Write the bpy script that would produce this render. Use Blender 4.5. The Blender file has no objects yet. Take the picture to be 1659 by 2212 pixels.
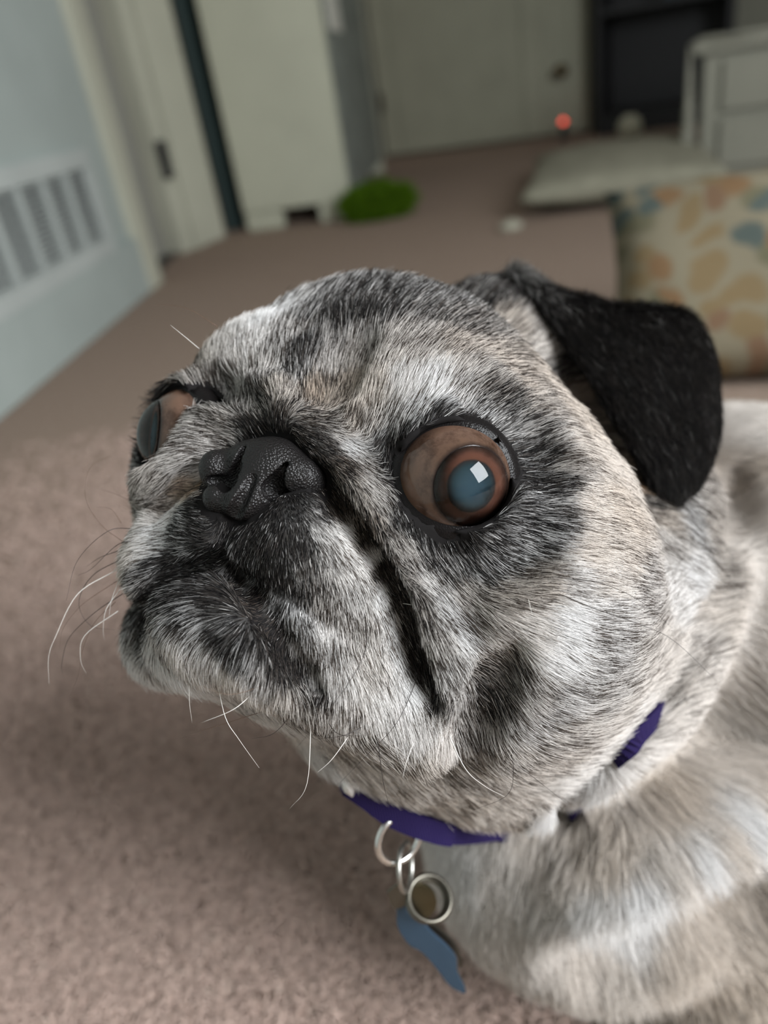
import bpy, bmesh, math, random
import numpy as np
from mathutils import Vector, Matrix
from mathutils.bvhtree import BVHTree

scene = bpy.context.scene
COL = scene.collection

# ------------------------------------------------------------------ camera
FPX = 1650.0                      # focal length in pixels of the 1659 x 2212 frame
CAM_H = 0.36
PITCH = math.radians(29.3)
ROLL = math.radians(9.8)
CF = np.array([0, math.cos(PITCH), -math.sin(PITCH)])
CU0 = np.array([0, math.sin(PITCH), math.cos(PITCH)])
CR0 = np.array([1.0, 0, 0])
CR = math.cos(ROLL) * CR0 - math.sin(ROLL) * CU0
CU = math.sin(ROLL) * CR0 + math.cos(ROLL) * CU0
CC = np.array([0, 0, CAM_H])
cam_data = bpy.data.cameras.new('camera')
cam = bpy.data.objects.new('camera', cam_data)
COL.objects.link(cam)
cam.matrix_world = Matrix(((CR[0], CU[0], -CF[0], CC[0]), (CR[1], CU[1], -CF[1], CC[1]),
                           (CR[2], CU[2], -CF[2], CC[2]), (0, 0, 0, 1)))
cam_data.sensor_fit = 'HORIZONTAL'
cam_data.sensor_width = 26.0
cam_data.lens = 26.0 * FPX / 1659.0
cam_data.clip_start = 0.01
cam_data.clip_end = 50
cam_data.dof.use_dof = True
cam_data.dof.focus_distance = 0.161
cam_data.dof.aperture_fstop = cam_data.lens / 3.3      # a phone lens with a 3.3 mm pupil
scene.camera = cam

# ------------------------------------------------------------------ light
world = bpy.data.worlds.new('world'); scene.world = world
world.use_nodes = True
bg = world.node_tree.nodes['Background']
bg.inputs['Color'].default_value = (1.0, 0.95, 0.88, 1)
bg.inputs['Strength'].default_value = 0.26
def area(name, loc, target, sx, sy, power, color):
    l = bpy.data.lights.new(name, 'AREA'); l.shape = 'RECTANGLE'; l.size = sx; l.size_y = sy
    l.energy = power; l.color = color
    o = bpy.data.objects.new(name, l); COL.objects.link(o); o.location = loc
    o.rotation_euler = (Vector(target) - Vector(loc)).to_track_quat('-Z', 'Y').to_euler()
    return o
area('window_light', (1.15, -0.60, 1.05), (0.0, 0.35, 0.2), 0.85, 0.95, 60, (0.94, 0.97, 1.0))
scene.view_settings.view_transform = 'Standard'
scene.view_settings.look = 'None'
scene.view_settings.gamma = 1.0
scene.view_settings.use_curve_mapping = False
scene.view_settings.exposure = 0.0
scene.cycles.max_bounces = 4
scene.cycles.diffuse_bounces = 2
scene.cycles.glossy_bounces = 2
scene.cycles.transmission_bounces = 2
scene.cycles.transparent_max_bounces = 6
scene.cycles.adaptive_threshold = 0.06
scene.cycles.adaptive_min_samples = 12

# ------------------------------------------------------------------ coordinates
def ray(px, py):
    return CF + CR * ((px - 829.5) / FPX) - CU * ((py - 1106.0) / FPX)
def W(px, py, d):                    # pixel and depth in mm -> world point
    return CC + ray(px, py) * (d * 1e-3)
def on_floor(px, py, z=0.0):
    d = ray(px, py); return CC + d * ((z - CAM_H) / d[2])
def pix(P):
    d = np.asarray(P, float) - CC; z = d @ CF
    return 829.5 + FPX * (d @ CR) / z, 1106.0 - FPX * (d @ CU) / z, z
BASIS = np.array([CR, CU, CF]).T     # camera coordinates -> world
_x = np.array([.9, -.169, -.403]); _z = np.array([.289, .919, .266]); _y = np.array([-.325, .356, -.876])
_x /= np.linalg.norm(_x); _z -= _x * (_z @ _x); _z /= np.linalg.norm(_z)
_y -= _x * (_y @ _x) + _z * (_y @ _z); _y /= np.linalg.norm(_y)
HM = BASIS @ np.array([_x, _y, _z]).T          # head axes (left, forward, up) in the world
HO = CC + BASIS @ (np.array([-8.2, -1.2, 204.0]) * 1e-3)
def Hd(x, y, z):                     # head coordinates in mm -> world
    return HO + HM @ (np.array([x, y, z]) * 1e-3)
def to_head(P):
    return ((np.asarray(P) - HO) @ HM) * 1e3
def mirror(P):                       # the point on the other side of the head
    h = to_head(P); h = h * np.array([-1.0, 1, 1]); return HO + (h * 1e-3) @ HM.T

# ------------------------------------------------------------------ helpers
def link(o, parent=None):
    COL.objects.link(o)
    if parent is not None: o.parent = parent
    return o
def mesh_obj(name, verts, faces, mat=None, parent=None, smooth=True):
    me = bpy.data.meshes.new(name)
    me.from_pydata([tuple(map(float, v)) for v in verts], [], [tuple(map(int, q)) for q in faces])
    me.update()
    if smooth: me.polygons.foreach_set('use_smooth', [True] * len(me.polygons))
    if mat: me.materials.append(mat)
    return link(bpy.data.objects.new(name, me), parent)
def bm_obj(name, bm, mat=None, parent=None, smooth=True):
    me = bpy.data.meshes.new(name); bm.to_mesh(me); bm.free()
    if smooth: me.polygons.foreach_set('use_smooth', [True] * len(me.polygons))
    if mat: me.materials.append(mat)
    return link(bpy.data.objects.new(name, me), parent)
def tag(o, label, cat=None, group=None, kind=None):
    o['label'] = label
    if cat: o['category'] = cat
    if group: o['group'] = group
    if kind: o['kind'] = kind
    return o
def empty(name, loc=(0, 0, 0), rot=None):
    o = bpy.data.objects.new(name, None); COL.objects.link(o); o.location = loc
    if rot is not None: o.rotation_euler = rot
    o.empty_display_size = 0.02
    return o
def material(name, color=(0.5, 0.5, 0.5), rough=0.6, metal=0.0, spec=0.5):
    m = bpy.data.materials.new(name); m.use_nodes = True
    b = m.node_tree.nodes['Principled BSDF']
    b.inputs['Base Color'].default_value = (*color, 1); b.inputs['Roughness'].default_value = rough
    b.inputs['Metallic'].default_value = metal; b.inputs['Specular IOR Level'].default_value = spec
    return m
def nd(m, typ, **kw):
    n = m.node_tree.nodes.new(typ)
    for k, v in kw.items():
        if hasattr(n, k): setattr(n, k, v)
        else: n.inputs[k].default_value = v
    return n
def wire(m, a, b): m.node_tree.links.new(a, b)
def pbsdf(m): return m.node_tree.nodes['Principled BSDF']
def ramp(m, stops, interp='LINEAR'):
    n = m.node_tree.nodes.new('ShaderNodeValToRGB'); n.color_ramp.interpolation = interp
    e = n.color_ramp.elements
    while len(e) < len(stops): e.new(0.5)
    for el, (p, c) in zip(e, stops): el.position = p; el.color = (*c, 1)
    return n
def catmull(pts, n=8):
    P = np.asarray(pts, float); out = []
    P = np.vstack([2 * P[0] - P[1], P, 2 * P[-1] - P[-2]])
    for i in range(1, len(P) - 2):
        for t in np.linspace(0, 1, n, endpoint=False):
            a, b, c, d = P[i - 1], P[i], P[i + 1], P[i + 2]
            out.append(0.5 * (2 * b + (c - a) * t + (2 * a - 5 * b + 4 * c - d) * t * t + (3 * b - a - 3 * c + d) * t ** 3))
    out.append(P[-2]); return np.array(out)
def tube(path, radii, sides=8, closed=False, flat=None):
    """tube along a path; radii scalar or per point"""
    P = np.asarray(path, float); n = len(P)
    r = np.full(n, radii) if np.isscalar(radii) else np.asarray(radii, float)
    verts = []; faces = []
    T = np.roll(P, -1, 0) - np.roll(P, 1, 0) if closed else np.gradient(P, axis=0)
    T /= np.linalg.norm(T, axis=1)[:, None] + 1e-12
    ref = np.array([0, 0, 1.0]) if abs(T[0][2]) < 0.9 else np.array([1.0, 0, 0])
    N = np.cross(T[0], ref); N /= np.linalg.norm(N)
    for i in range(n):
        N = N - T[i] * (N @ T[i]); N /= np.linalg.norm(N) + 1e-12
        B = np.cross(T[i], N)
        for k in range(sides):
            a = 2 * math.pi * k / sides
            verts.append(P[i] + r[i] * (math.cos(a) * N + math.sin(a) * B))
    m = n if closed else n - 1
    for i in range(m):
        j = (i + 1) % n
        for k in range(sides):
            l = (k + 1) % sides
            faces.append((i * sides + k, i * sides + l, j * sides + l, j * sides + k))
    if not closed:
        faces.append(tuple(range(sides))[::-1]); faces.append(tuple((n - 1) * sides + k for k in range(sides)))
    return verts, faces

# ------------------------------------------------------------------ implicit sculpting
class Field:
    """signed distance grid in world space, blended from ellipsoids and tapered capsules"""
    def __init__(s, lo, hi, h):
        s.lo = np.array(lo, float); s.h = h
        s.n = np.ceil((np.array(hi) - s.lo) / h).astype(int) + 1
        s.ax = [(s.lo[i] + h * np.arange(s.n[i])).astype(np.float32) for i in range(3)]
        s.v = np.full(s.n, 0.05, np.float32)
    def box(s, c, R):
        a = np.maximum(np.floor((c - R - s.lo) / s.h).astype(int), 0)
        b = np.minimum(np.ceil((c + R - s.lo) / s.h).astype(int) + 1, s.n)
        if (b <= a).any(): return None, None
        sl = tuple(slice(a[i], b[i]) for i in range(3))
        g = np.stack(np.meshgrid(*[s.ax[i][sl[i]] for i in range(3)], indexing='ij'), -1)
        return sl, g
    def blend(s, sl, d, k, op):
        v = s.v[sl]
        if op == 'add':
            h = np.clip(0.5 + 0.5 * (v - d) / k, 0, 1); s.v[sl] = v * (1 - h) + d * h - k * h * (1 - h)
        else:
            d = -d; h = np.clip(0.5 - 0.5 * (v - d) / k, 0, 1); s.v[sl] = v * (1 - h) + d * h + k * h * (1 - h)
    def ell(s, c, r, k=0.006, rot=None, op='add'):
        c = np.asarray(c, float); r = np.asarray(r, float) * 1e-3
        if rot is None: rot = HM
        sl, g = s.box(c, r.max() + 2.2 * k + 0.004)
        if sl is None: return
        q = (g - c.astype(np.float32)) @ rot.astype(np.float32)
        k0 = np.linalg.norm(q / r.astype(np.float32), axis=-1)
        k1 = np.linalg.norm(q / (r * r).astype(np.float32), axis=-1) + 1e-9
        s.blend(sl, k0 * (k0 - 1) / k1, k, op)
    def cap(s, a, b, ra, rb, k=0.004, op='add'):
        a = np.asarray(a, float); b = np.asarray(b, float); ra *= 1e-3; rb *= 1e-3
        sl, g = s.box((a + b) / 2, np.abs(b - a) / 2 + max(ra, rb) + 2.2 * k + 0.004)
        if sl is None: return
        ab = (b - a).astype(np.float32); q = g - a.astype(np.float32)
        t = np.clip(q @ ab / (ab @ ab), 0, 1)
        d = np.linalg.norm(q - t[..., None] * ab, axis=-1) - (ra + (rb - ra) * t)
        s.blend(sl, d, k, op)
    def chain(s, pts, rad, k=0.004, op='add'):
        for i in range(len(pts) - 1): s.cap(pts[i], pts[i + 1], rad[i], rad[i + 1], k, op)
    def mesh(s):
        v = s.v; n = s.n; neg = v < 0
        cs = np.zeros(n - 1, np.int8)
        for dx in (0, 1):
            for dy in (0, 1):
                for dz in (0, 1):
                    cs += neg[dx:n[0] - 1 + dx, dy:n[1] - 1 + dy, dz:n[2] - 1 + dz]
        cells = np.argwhere((cs > 0) & (cs < 8))
        idx = np.full(n - 1, -1, np.int64); idx[tuple(cells.T)] = np.arange(len(cells))
        acc = np.zeros((len(cells), 3)); cnt = np.zeros(len(cells))
        cor = [(i, j, k) for i in (0, 1) for j in (0, 1) for k in (0, 1)]
        for a in cor:
            for ax in range(3):
                if a[ax]: continue
                b = list(a); b[ax] = 1
                va = v[tuple((cells + a).T)]; vb = v[tuple((cells + b).T)]
                m = (va < 0) != (vb < 0)
                t = np.where(m, va / np.where(m, va - vb, 1), 0)
                p = np.tile(np.array(a, float), (len(cells), 1)); p[:, ax] = t
                acc[m] += p[m]; cnt[m] += 1
        P = s.lo + (cells + acc / cnt[:, None]) * s.h
        F = []
        for ax in range(3):
            u, w = [(1, 2), (2, 0), (0, 1)][ax]
            a = neg; sl0 = [slice(None)] * 3; sl1 = [slice(None)] * 3
            sl0[ax] = slice(0, n[ax] - 1); sl1[ax] = slice(1, n[ax])
            A = neg[tuple(sl0)]; B = neg[tuple(sl1)]
            e = np.argwhere(A != B)
            e = e[(e[:, u] > 0) & (e[:, w] > 0) & (e[:, u] < n[u] - 1) & (e[:, w] < n[w] - 1)]
            fl = A[tuple(e.T)]
            q = []
            for du, dw in ((-1, -1), (0, -1), (0, 0), (-1, 0)):
                c = e.copy(); c[:, u] += du; c[:, w] += dw; q.append(idx[tuple(c.T)])
            q = np.stack(q, 1); q[~fl] = q[~fl][:, ::-1]
            F.append(q)
        F = np.concatenate(F); F = F[(F >= 0).all(1)]
        return P, F
def smooth_mesh(P, F, it=2, lam=0.5):
    E = np.concatenate([F[:, [0, 1]], F[:, [1, 2]], F[:, [2, 3]], F[:, [3, 0]]])
    for k in range(it):
        s = np.zeros_like(P); c = np.zeros(len(P))
        for i in range(3):
            s[:, i] = np.bincount(E[:, 0], P[E[:, 1], i], len(P)) + np.bincount(E[:, 1], P[E[:, 0], i], len(P))
        c = np.bincount(E[:, 0], minlength=len(P)) + np.bincount(E[:, 1], minlength=len(P))
        P = P + lam * (s / np.maximum(c, 1)[:, None] - P)
    return P
def vnormals(P, F):
    n = np.cross(P[F[:, 2]] - P[F[:, 0]], P[F[:, 3]] - P[F[:, 1]])
    N = np.zeros_like(P)
    for k in range(4):
        for i in range(3): N[:, i] += np.bincount(F[:, k], n[:, i], len(P))
    return N / (np.linalg.norm(N, axis=1)[:, None] + 1e-12)
# ------------------------------------------------------------------ the dog: body
EYE_R = 12.8
EN = np.array([.42, .88, -.15]); EN /= np.linalg.norm(EN)
def eye_center(s): return Hd(*(np.array([s * 37.0, 34.0, 3.0]) - 5.0 * EN * np.array([s, 1, 1])))
def both(fn, *pts, **kw):
    fn(*pts, **kw); fn(*[mirror(p) for p in pts], **kw)
def field_hit(f, px, py, d0=120.0, d1=420.0):
    """first point of the surface seen through a pixel"""
    d = ray(px, py); t = np.arange(d0, d1, 0.5) * 1e-3
    P = CC + t[:, None] * d
    g = (P - f.lo) / f.h; i = np.floor(g).astype(int)
    ok = ((i >= 0) & (i < f.n - 1)).all(1); i = np.clip(i, 0, f.n - 2); w = np.clip(g - i, 0, 1)
    v = 0
    for a in (0, 1):
        for b in (0, 1):
            for c in (0, 1):
                v = v + f.v[i[:, 0] + a, i[:, 1] + b, i[:, 2] + c] * np.where(a, w[:, 0], 1 - w[:, 0]) * np.where(b, w[:, 1], 1 - w[:, 1]) * np.where(c, w[:, 2], 1 - w[:, 2])
    v = np.where(ok, v, 1)
    k = np.argmax(v < 0)
    if not v[k] < 0: return None
    return P[k]
def groove(f, pxs, r, depth, k=.002, op='sub', base=None, n=5):
    """cut (or raise) a crease along a line drawn over the surface"""
    pts = catmull(pxs, n); out = []
    for q in pts:
        h = field_hit(base or f, q[0], q[1])
        if h is None: continue
        v = CC - h; v /= np.linalg.norm(v)
        out.append(h + v * ((r - depth) if op == 'sub' else (depth - r)) * 1e-3)
    t = np.linspace(0, 1, len(out)); rr = r * (0.45 + 0.55 * np.clip(np.minimum(t, 1 - t) * 6, 0, 1)) if op == 'sub' else np.full(len(out), r)
    f.chain(out, list(rr), k, op)
    return out

def build_body():
    f = Field((-0.10, 0.055, -0.004), (0.30, 0.53, 0.37), 0.0015)
    I = np.eye(3)
    # trunk, neck and legs behind the head
    f.ell(W(1170, 1310, 268), (53, 53, 53), k=.02, rot=I)                     # neck
    f.ell(W(1600, 1250, 322), (62, 84, 68), k=.03, rot=I)                     # withers
    f.ell(W(1260, 1790, 308), (62, 58, 64), k=.03, rot=I)                     # chest
    f.ell(W(1700, 1560, 350), (74, 100, 80), k=.03, rot=I)                    # shoulder
    f.ell(W(1900, 1330, 430), (90, 130, 100), k=.03, rot=I)                   # ribs
    f.cap(W(1600, 1900, 325), W(1620, 2240, 310), 52, 44, k=.02)              # fore leg
    f.cap(W(1620, 2240, 312), W(1480, 2420, 305), 34, 26, k=.015)
    f.ell(W(1430, 2030, 350), (50, 46, 44), k=.02, rot=I)                     # brisket
    b_ = Field.__new__(Field); b_.__dict__ = dict(f.__dict__); b_.v = f.v.copy()
    groove(f, [(1680, 1700), (1540, 1790), (1420, 1890), (1330, 1990)], 18, 5, k=.02, op='add', base=b_)      # shoulder ridge
    groove(f, [(1700, 1900), (1560, 1960), (1430, 2060), (1300, 2120)], 14, 6, k=.02, base=b_)                   # hollow under the chest
    # the loose ruff of skin around the neck, above the collar
    f.ell(W(860, 1440, 222), (38, 34, 34), k=.012)
    f.ell(W(1045, 1490, 236), (42, 38, 38), k=.012)
    f.ell(W(1240, 1340, 242), (41, 38, 42), k=.02)
    f.ell(W(1290, 1140, 258), (36, 34, 40), k=.025)
    # skull
    f.ell(Hd(0, -14, 13), (56, 56, 52), k=.012)
    f.ell(Hd(0, 12, 26), (42, 24, 35), k=.012)
    f.ell(W(1090, 820, 266), (36, 38, 32), k=.018)                            # under the ear
    f.ell(Hd(46, -10, -10), (32, 36, 38), k=.03)                             # cheeks
    f.ell(Hd(-34, -10, -8), (26, 34, 36), k=.014)
    both(lambda p: f.ell(p, (22, 20, 24), k=.010), Hd(38, 12, 2))
    both(lambda p: f.ell(p, (20, 12, 15), k=.008), Hd(21, 28, 22))            # brows
    f.ell(Hd(0, 18, -14), (34, 24, 28), k=.010)                               # muzzle root
    # muzzle
    both(lambda p: f.ell(p, (13.5, 13, 13), k=.004), W(660, 1165, 166))
    both(lambda a, b: f.cap(a, b, 13, 13.5, k=.004), W(710, 1225, 166), W(840, 1350, 172))
    both(lambda a, b: f.cap(a, b, 13.5, 11, k=.004), W(840, 1350, 172), W(945, 1450, 177))
    f.ell(W(390, 1215, 183), (13, 13, 14), k=.005)
    # chin and jaw
    f.ell(Hd(-1, 36, -39), (20, 11, 9), k=.003)
    both(lambda a, b: f.cap(a, b, 10, 13, k=.004), Hd(6, 34, -41), Hd(34, 8, -43))
    f.ell(Hd(0, 2, -38), (34, 30, 18), k=.01)
    # eyeballs push the lids forward
    for s in (-1, 1):
        f.ell(eye_center(s), (15.5, 15.5, 15.5), k=.004)
    # folds of the face
    import copy
    b0 = copy.copy(f); b0.v = f.v.copy()
    groove(f, [(600, 885), (690, 920), (765, 1005), (835, 1105), (890, 1215), (940, 1325), (970, 1420), (975, 1490)], 6.5, 4.0, k=.0035, op='add', base=b0)
    groove(f, [(600, 885), (540, 893), (470, 935), (410, 985), (365, 1030), (345, 1070)], 5.5, 3.6, k=.0035, op='add', base=b0)
    b1 = copy.copy(f); b1.v = f.v.copy()
    G = lambda *a, **k: groove(f, *a, base=b1, **k)
    G([(690, 1010), (730, 1090), (790, 1170), (845, 1270), (880, 1370), (905, 1450), (935, 1510)], 2.8, 4.0, k=.002)      # between fold and muzzle
    G([(440, 1010), (390, 1050), (340, 1120)], 2.5, 2.5, k=.002)
    G([(640, 850), (730, 900), (800, 965), (850, 1040), (880, 1110), (940, 1200), (1000, 1300), (1030, 1400)], 4, 1.2, k=.004)   # behind the fold
    G([(1010, 1600), (1050, 1500), (1095, 1400)], 4, 3, k=.004)
    G([(560, 880), (480, 840), (420, 850)], 3.5, 1.6, k=.003)
    G([(690, 840), (715, 770), (770, 690)], 5, .5, k=.006)                                                            # brow furrow
    G([(1010, 850), (1100, 880), (1165, 950), (1180, 1050)], 4, .9, k=.005)
    G([(900, 1180), (1000, 1225), (1110, 1210), (1180, 1130)], 4, .8, k=.005)
    # mouth
    G([(475, 1195), (420, 1228), (360, 1258), (318, 1300), (303, 1360), (310, 1400)], 3.0, 4.5, k=.0015)
    G([(475, 1195), (530, 1265), (590, 1345), (640, 1430), (690, 1490)], 3.0, 4.5, k=.0015)
    G([(545, 1080), (505, 1125), (472, 1195)], 1.8, 2.4, k=.001)
    # collar valley
    cv = [(700, 1690, 232), (840, 1775, 238), (980, 1815, 244), (1120, 1830, 248), (1200, 1800, 250)]
    f.chain([W(*q) for q in cv], [8, 8, 8, 8, 8], .006, 'sub')
    b2 = copy.copy(f); b2.v = f.v.copy()
    groove(f, [(1212, 1770), (1245, 1718), (1305, 1655), (1370, 1588), (1440, 1515), (1510, 1430)], 6.0, 6.5, k=.003, base=b2)
    groove(f, [(1490, 1450), (1560, 1340), (1585, 1220), (1580, 1100), (1570, 1000)], 8.0, 4.0, k=.006, base=b2)
    f.ell(W(580, 1035, 166), (9.5, 6.5, 6.0), k=.002, op='sub')
    # eye sockets
    for s in (-1, 1):
        c = eye_center(s); n = HM @ (EN * np.array([s, 1, 1]))
        f.ell(c, (EYE_R + .2,) * 3, k=.0012, op='sub')
        e1 = HM @ np.array([s, 0, 0.]); e1 -= n * (e1 @ n); e1 /= np.linalg.norm(e1); e2 = np.cross(n, e1)
        f.ell(c + n * .013, (13.5, 11, 12.0), k=.0012, rot=np.array([e1, n, e2]).T, op='sub')
    return f
fld = build_body()
BP, BF = fld.mesh()
BP = smooth_mesh(BP, BF, 1)
BN = vnormals(BP, BF)
print('body', len(BP), len(BF))

def ear_sheet():
    rows = [
        [(1085, 690, 262), (1200, 760, 262), (1330, 790, 268), (1440, 800, 274), (1510, 800, 280)],
        [(1085, 620, 250), (1200, 690, 256), (1325, 715, 262), (1435, 722, 268), (1500, 735, 272)],
        [(1105, 585, 240), (1195, 640, 240), (1310, 672, 244), (1430, 680, 251), (1508, 702, 259)],
        [(1150, 645, 232), (1240, 712, 230), (1345, 722, 232), (1455, 730, 240), (1538, 755, 253)],
        [(1215, 735, 227), (1285, 790, 224), (1375, 800, 226), (1475, 810, 234), (1553, 820, 249)],
        [(1300, 850, 222), (1345, 895, 219), (1420, 915, 221), (1500, 925, 229), (1552, 925, 243)],
        [(1362, 960, 219), (1395, 990, 217), (1445, 1010, 218), (1495, 1010, 224), (1530, 1000, 234)],
        [(1412, 1058, 217), (1428, 1072, 216), (1450, 1082, 217), (1475, 1076, 219), (1495, 1058, 224)]]
    G = np.array([[W(*q) for q in r] for r in rows])
    G = np.array([catmull(r, 6) for r in G])                       # across
    G = np.array([catmull(G[:, j], 6) for j in range(G.shape[1])]).transpose(1, 0, 2)
    return G
def sheet_mesh(G, th):
    nu, nv = G.shape[:2]
    du = np.gradient(G, axis=0); dv = np.gradient(G, axis=1)
    N = np.cross(du, dv); N /= np.linalg.norm(N, axis=2)[:, :, None]
    if (N[nu // 2 + 8, nv // 2] @ (CC - G[nu // 2 + 8, nv // 2])) < 0: N = -N
    uu = np.minimum(np.arange(nu) / 3.0, (nu - 1 - np.arange(nu)) / 3.0); vv = np.minimum(np.arange(nv) / 3.0, (nv - 1 - np.arange(nv)) / 3.0)
    e = np.sqrt(np.clip(np.minimum(uu[:, None] + 2, vv[None, :]) , 0, 1))
    e = np.sqrt(np.clip(np.minimum(uu[:, None], vv[None, :]), 0, 1))
    A = G + N * (th / 2 * e)[..., None]; B = G - N * (th / 2 * e)[..., None]
    P = np.concatenate([A.reshape(-1, 3), B.reshape(-1, 3)]); m = nu * nv
    F = []
    for i in range(nu - 1):
        for j in range(nv - 1):
            a, b, c, d = i * nv + j, i * nv + j + 1, (i + 1) * nv + j + 1, (i + 1) * nv + j
            F.append((a, b, c, d)); F.append((m + d, m + c, m + b, m + a))
    F = np.array(F)
    fn = np.cross(P[F[0][2]] - P[F[0][0]], P[F[0][3]] - P[F[0][1]])
    k = ((nu // 2 + 8) * (nv - 1) + nv // 2) * 2
    fn = np.cross(P[F[k][2]] - P[F[k][0]], P[F[k][3]] - P[F[k][1]])
    if fn @ N[nu // 2 + 8, nv // 2] < 0: F = F[:, ::-1]
    return P, F
EG = ear_sheet()
EP, EF = sheet_mesh(EG, 0.004)

def nose_field():
    ND = -3.0
    c = W(575, 1035, 164 + ND)
    f = Field(c - 0.021, c + 0.021, 0.00036)
    f.ell(W(583, 1026, 170 + ND), (11.3, 9.5, 7.6), k=.002)
    f.ell(W(648, 1038, 167.5 + ND), (6.2, 7.5, 5.2), k=.0014)
    f.ell(W(482, 1022, 171 + ND), (4.4, 7.0, 4.8), k=.0018)
    f.cap(W(598, 1000, 167 + ND), W(522, 1085, 163 + ND), 4.8, 3.8, k=.003)
    f.ell(W(480, 1082, 166 + ND), (3.8, 5.0, 3.4), k=.002)
    f.ell(W(555, 1080, 165 + ND), (4.8, 5.0, 3.6), k=.003)
    import copy
    b = copy.copy(f); b.v = f.v.copy()
    def cut(pts, dep=0.0, k=.0008):
        out = []; rr = []
        q = catmull([(p[0], p[1]) for p in pts], 5); r = catmull([(p[2], 0) for p in pts], 5)[:, 0]
        for (x, y), ri in zip(q, r):
            h = field_hit(b, x, y)
            if h is None: continue
            out.append(h + ray(x, y) * (dep * 1e-3)); rr.append(ri)
        f.chain(out, rr, k, 'sub')
    cut([(632, 988, .4), (614, 1012, .9), (598, 1036, 1.5), (588, 1056, 2.3)], 1.3)
    cut([(588, 1056, 2.3), (612, 1070, 1.4), (650, 1078, .8), (692, 1082, .5)], .8)
    cut([(530, 968, .4), (521, 995, .9), (510, 1025, 1.6), (498, 1046, 2.3)], 1.3)
    cut([(498, 1046, 2.3), (478, 1044, 1.4), (458, 1034, .7)], .8)
    cut([(548, 1030, .3), (530, 1065, .6), (512, 1100, .9), (502, 1125, .9)], 0.1, k=.0012)
    return f
nf = nose_field()
NP, NF = nf.mesh()
NP = smooth_mesh(NP, NF, 1)
print('nose', len(NP))
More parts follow.
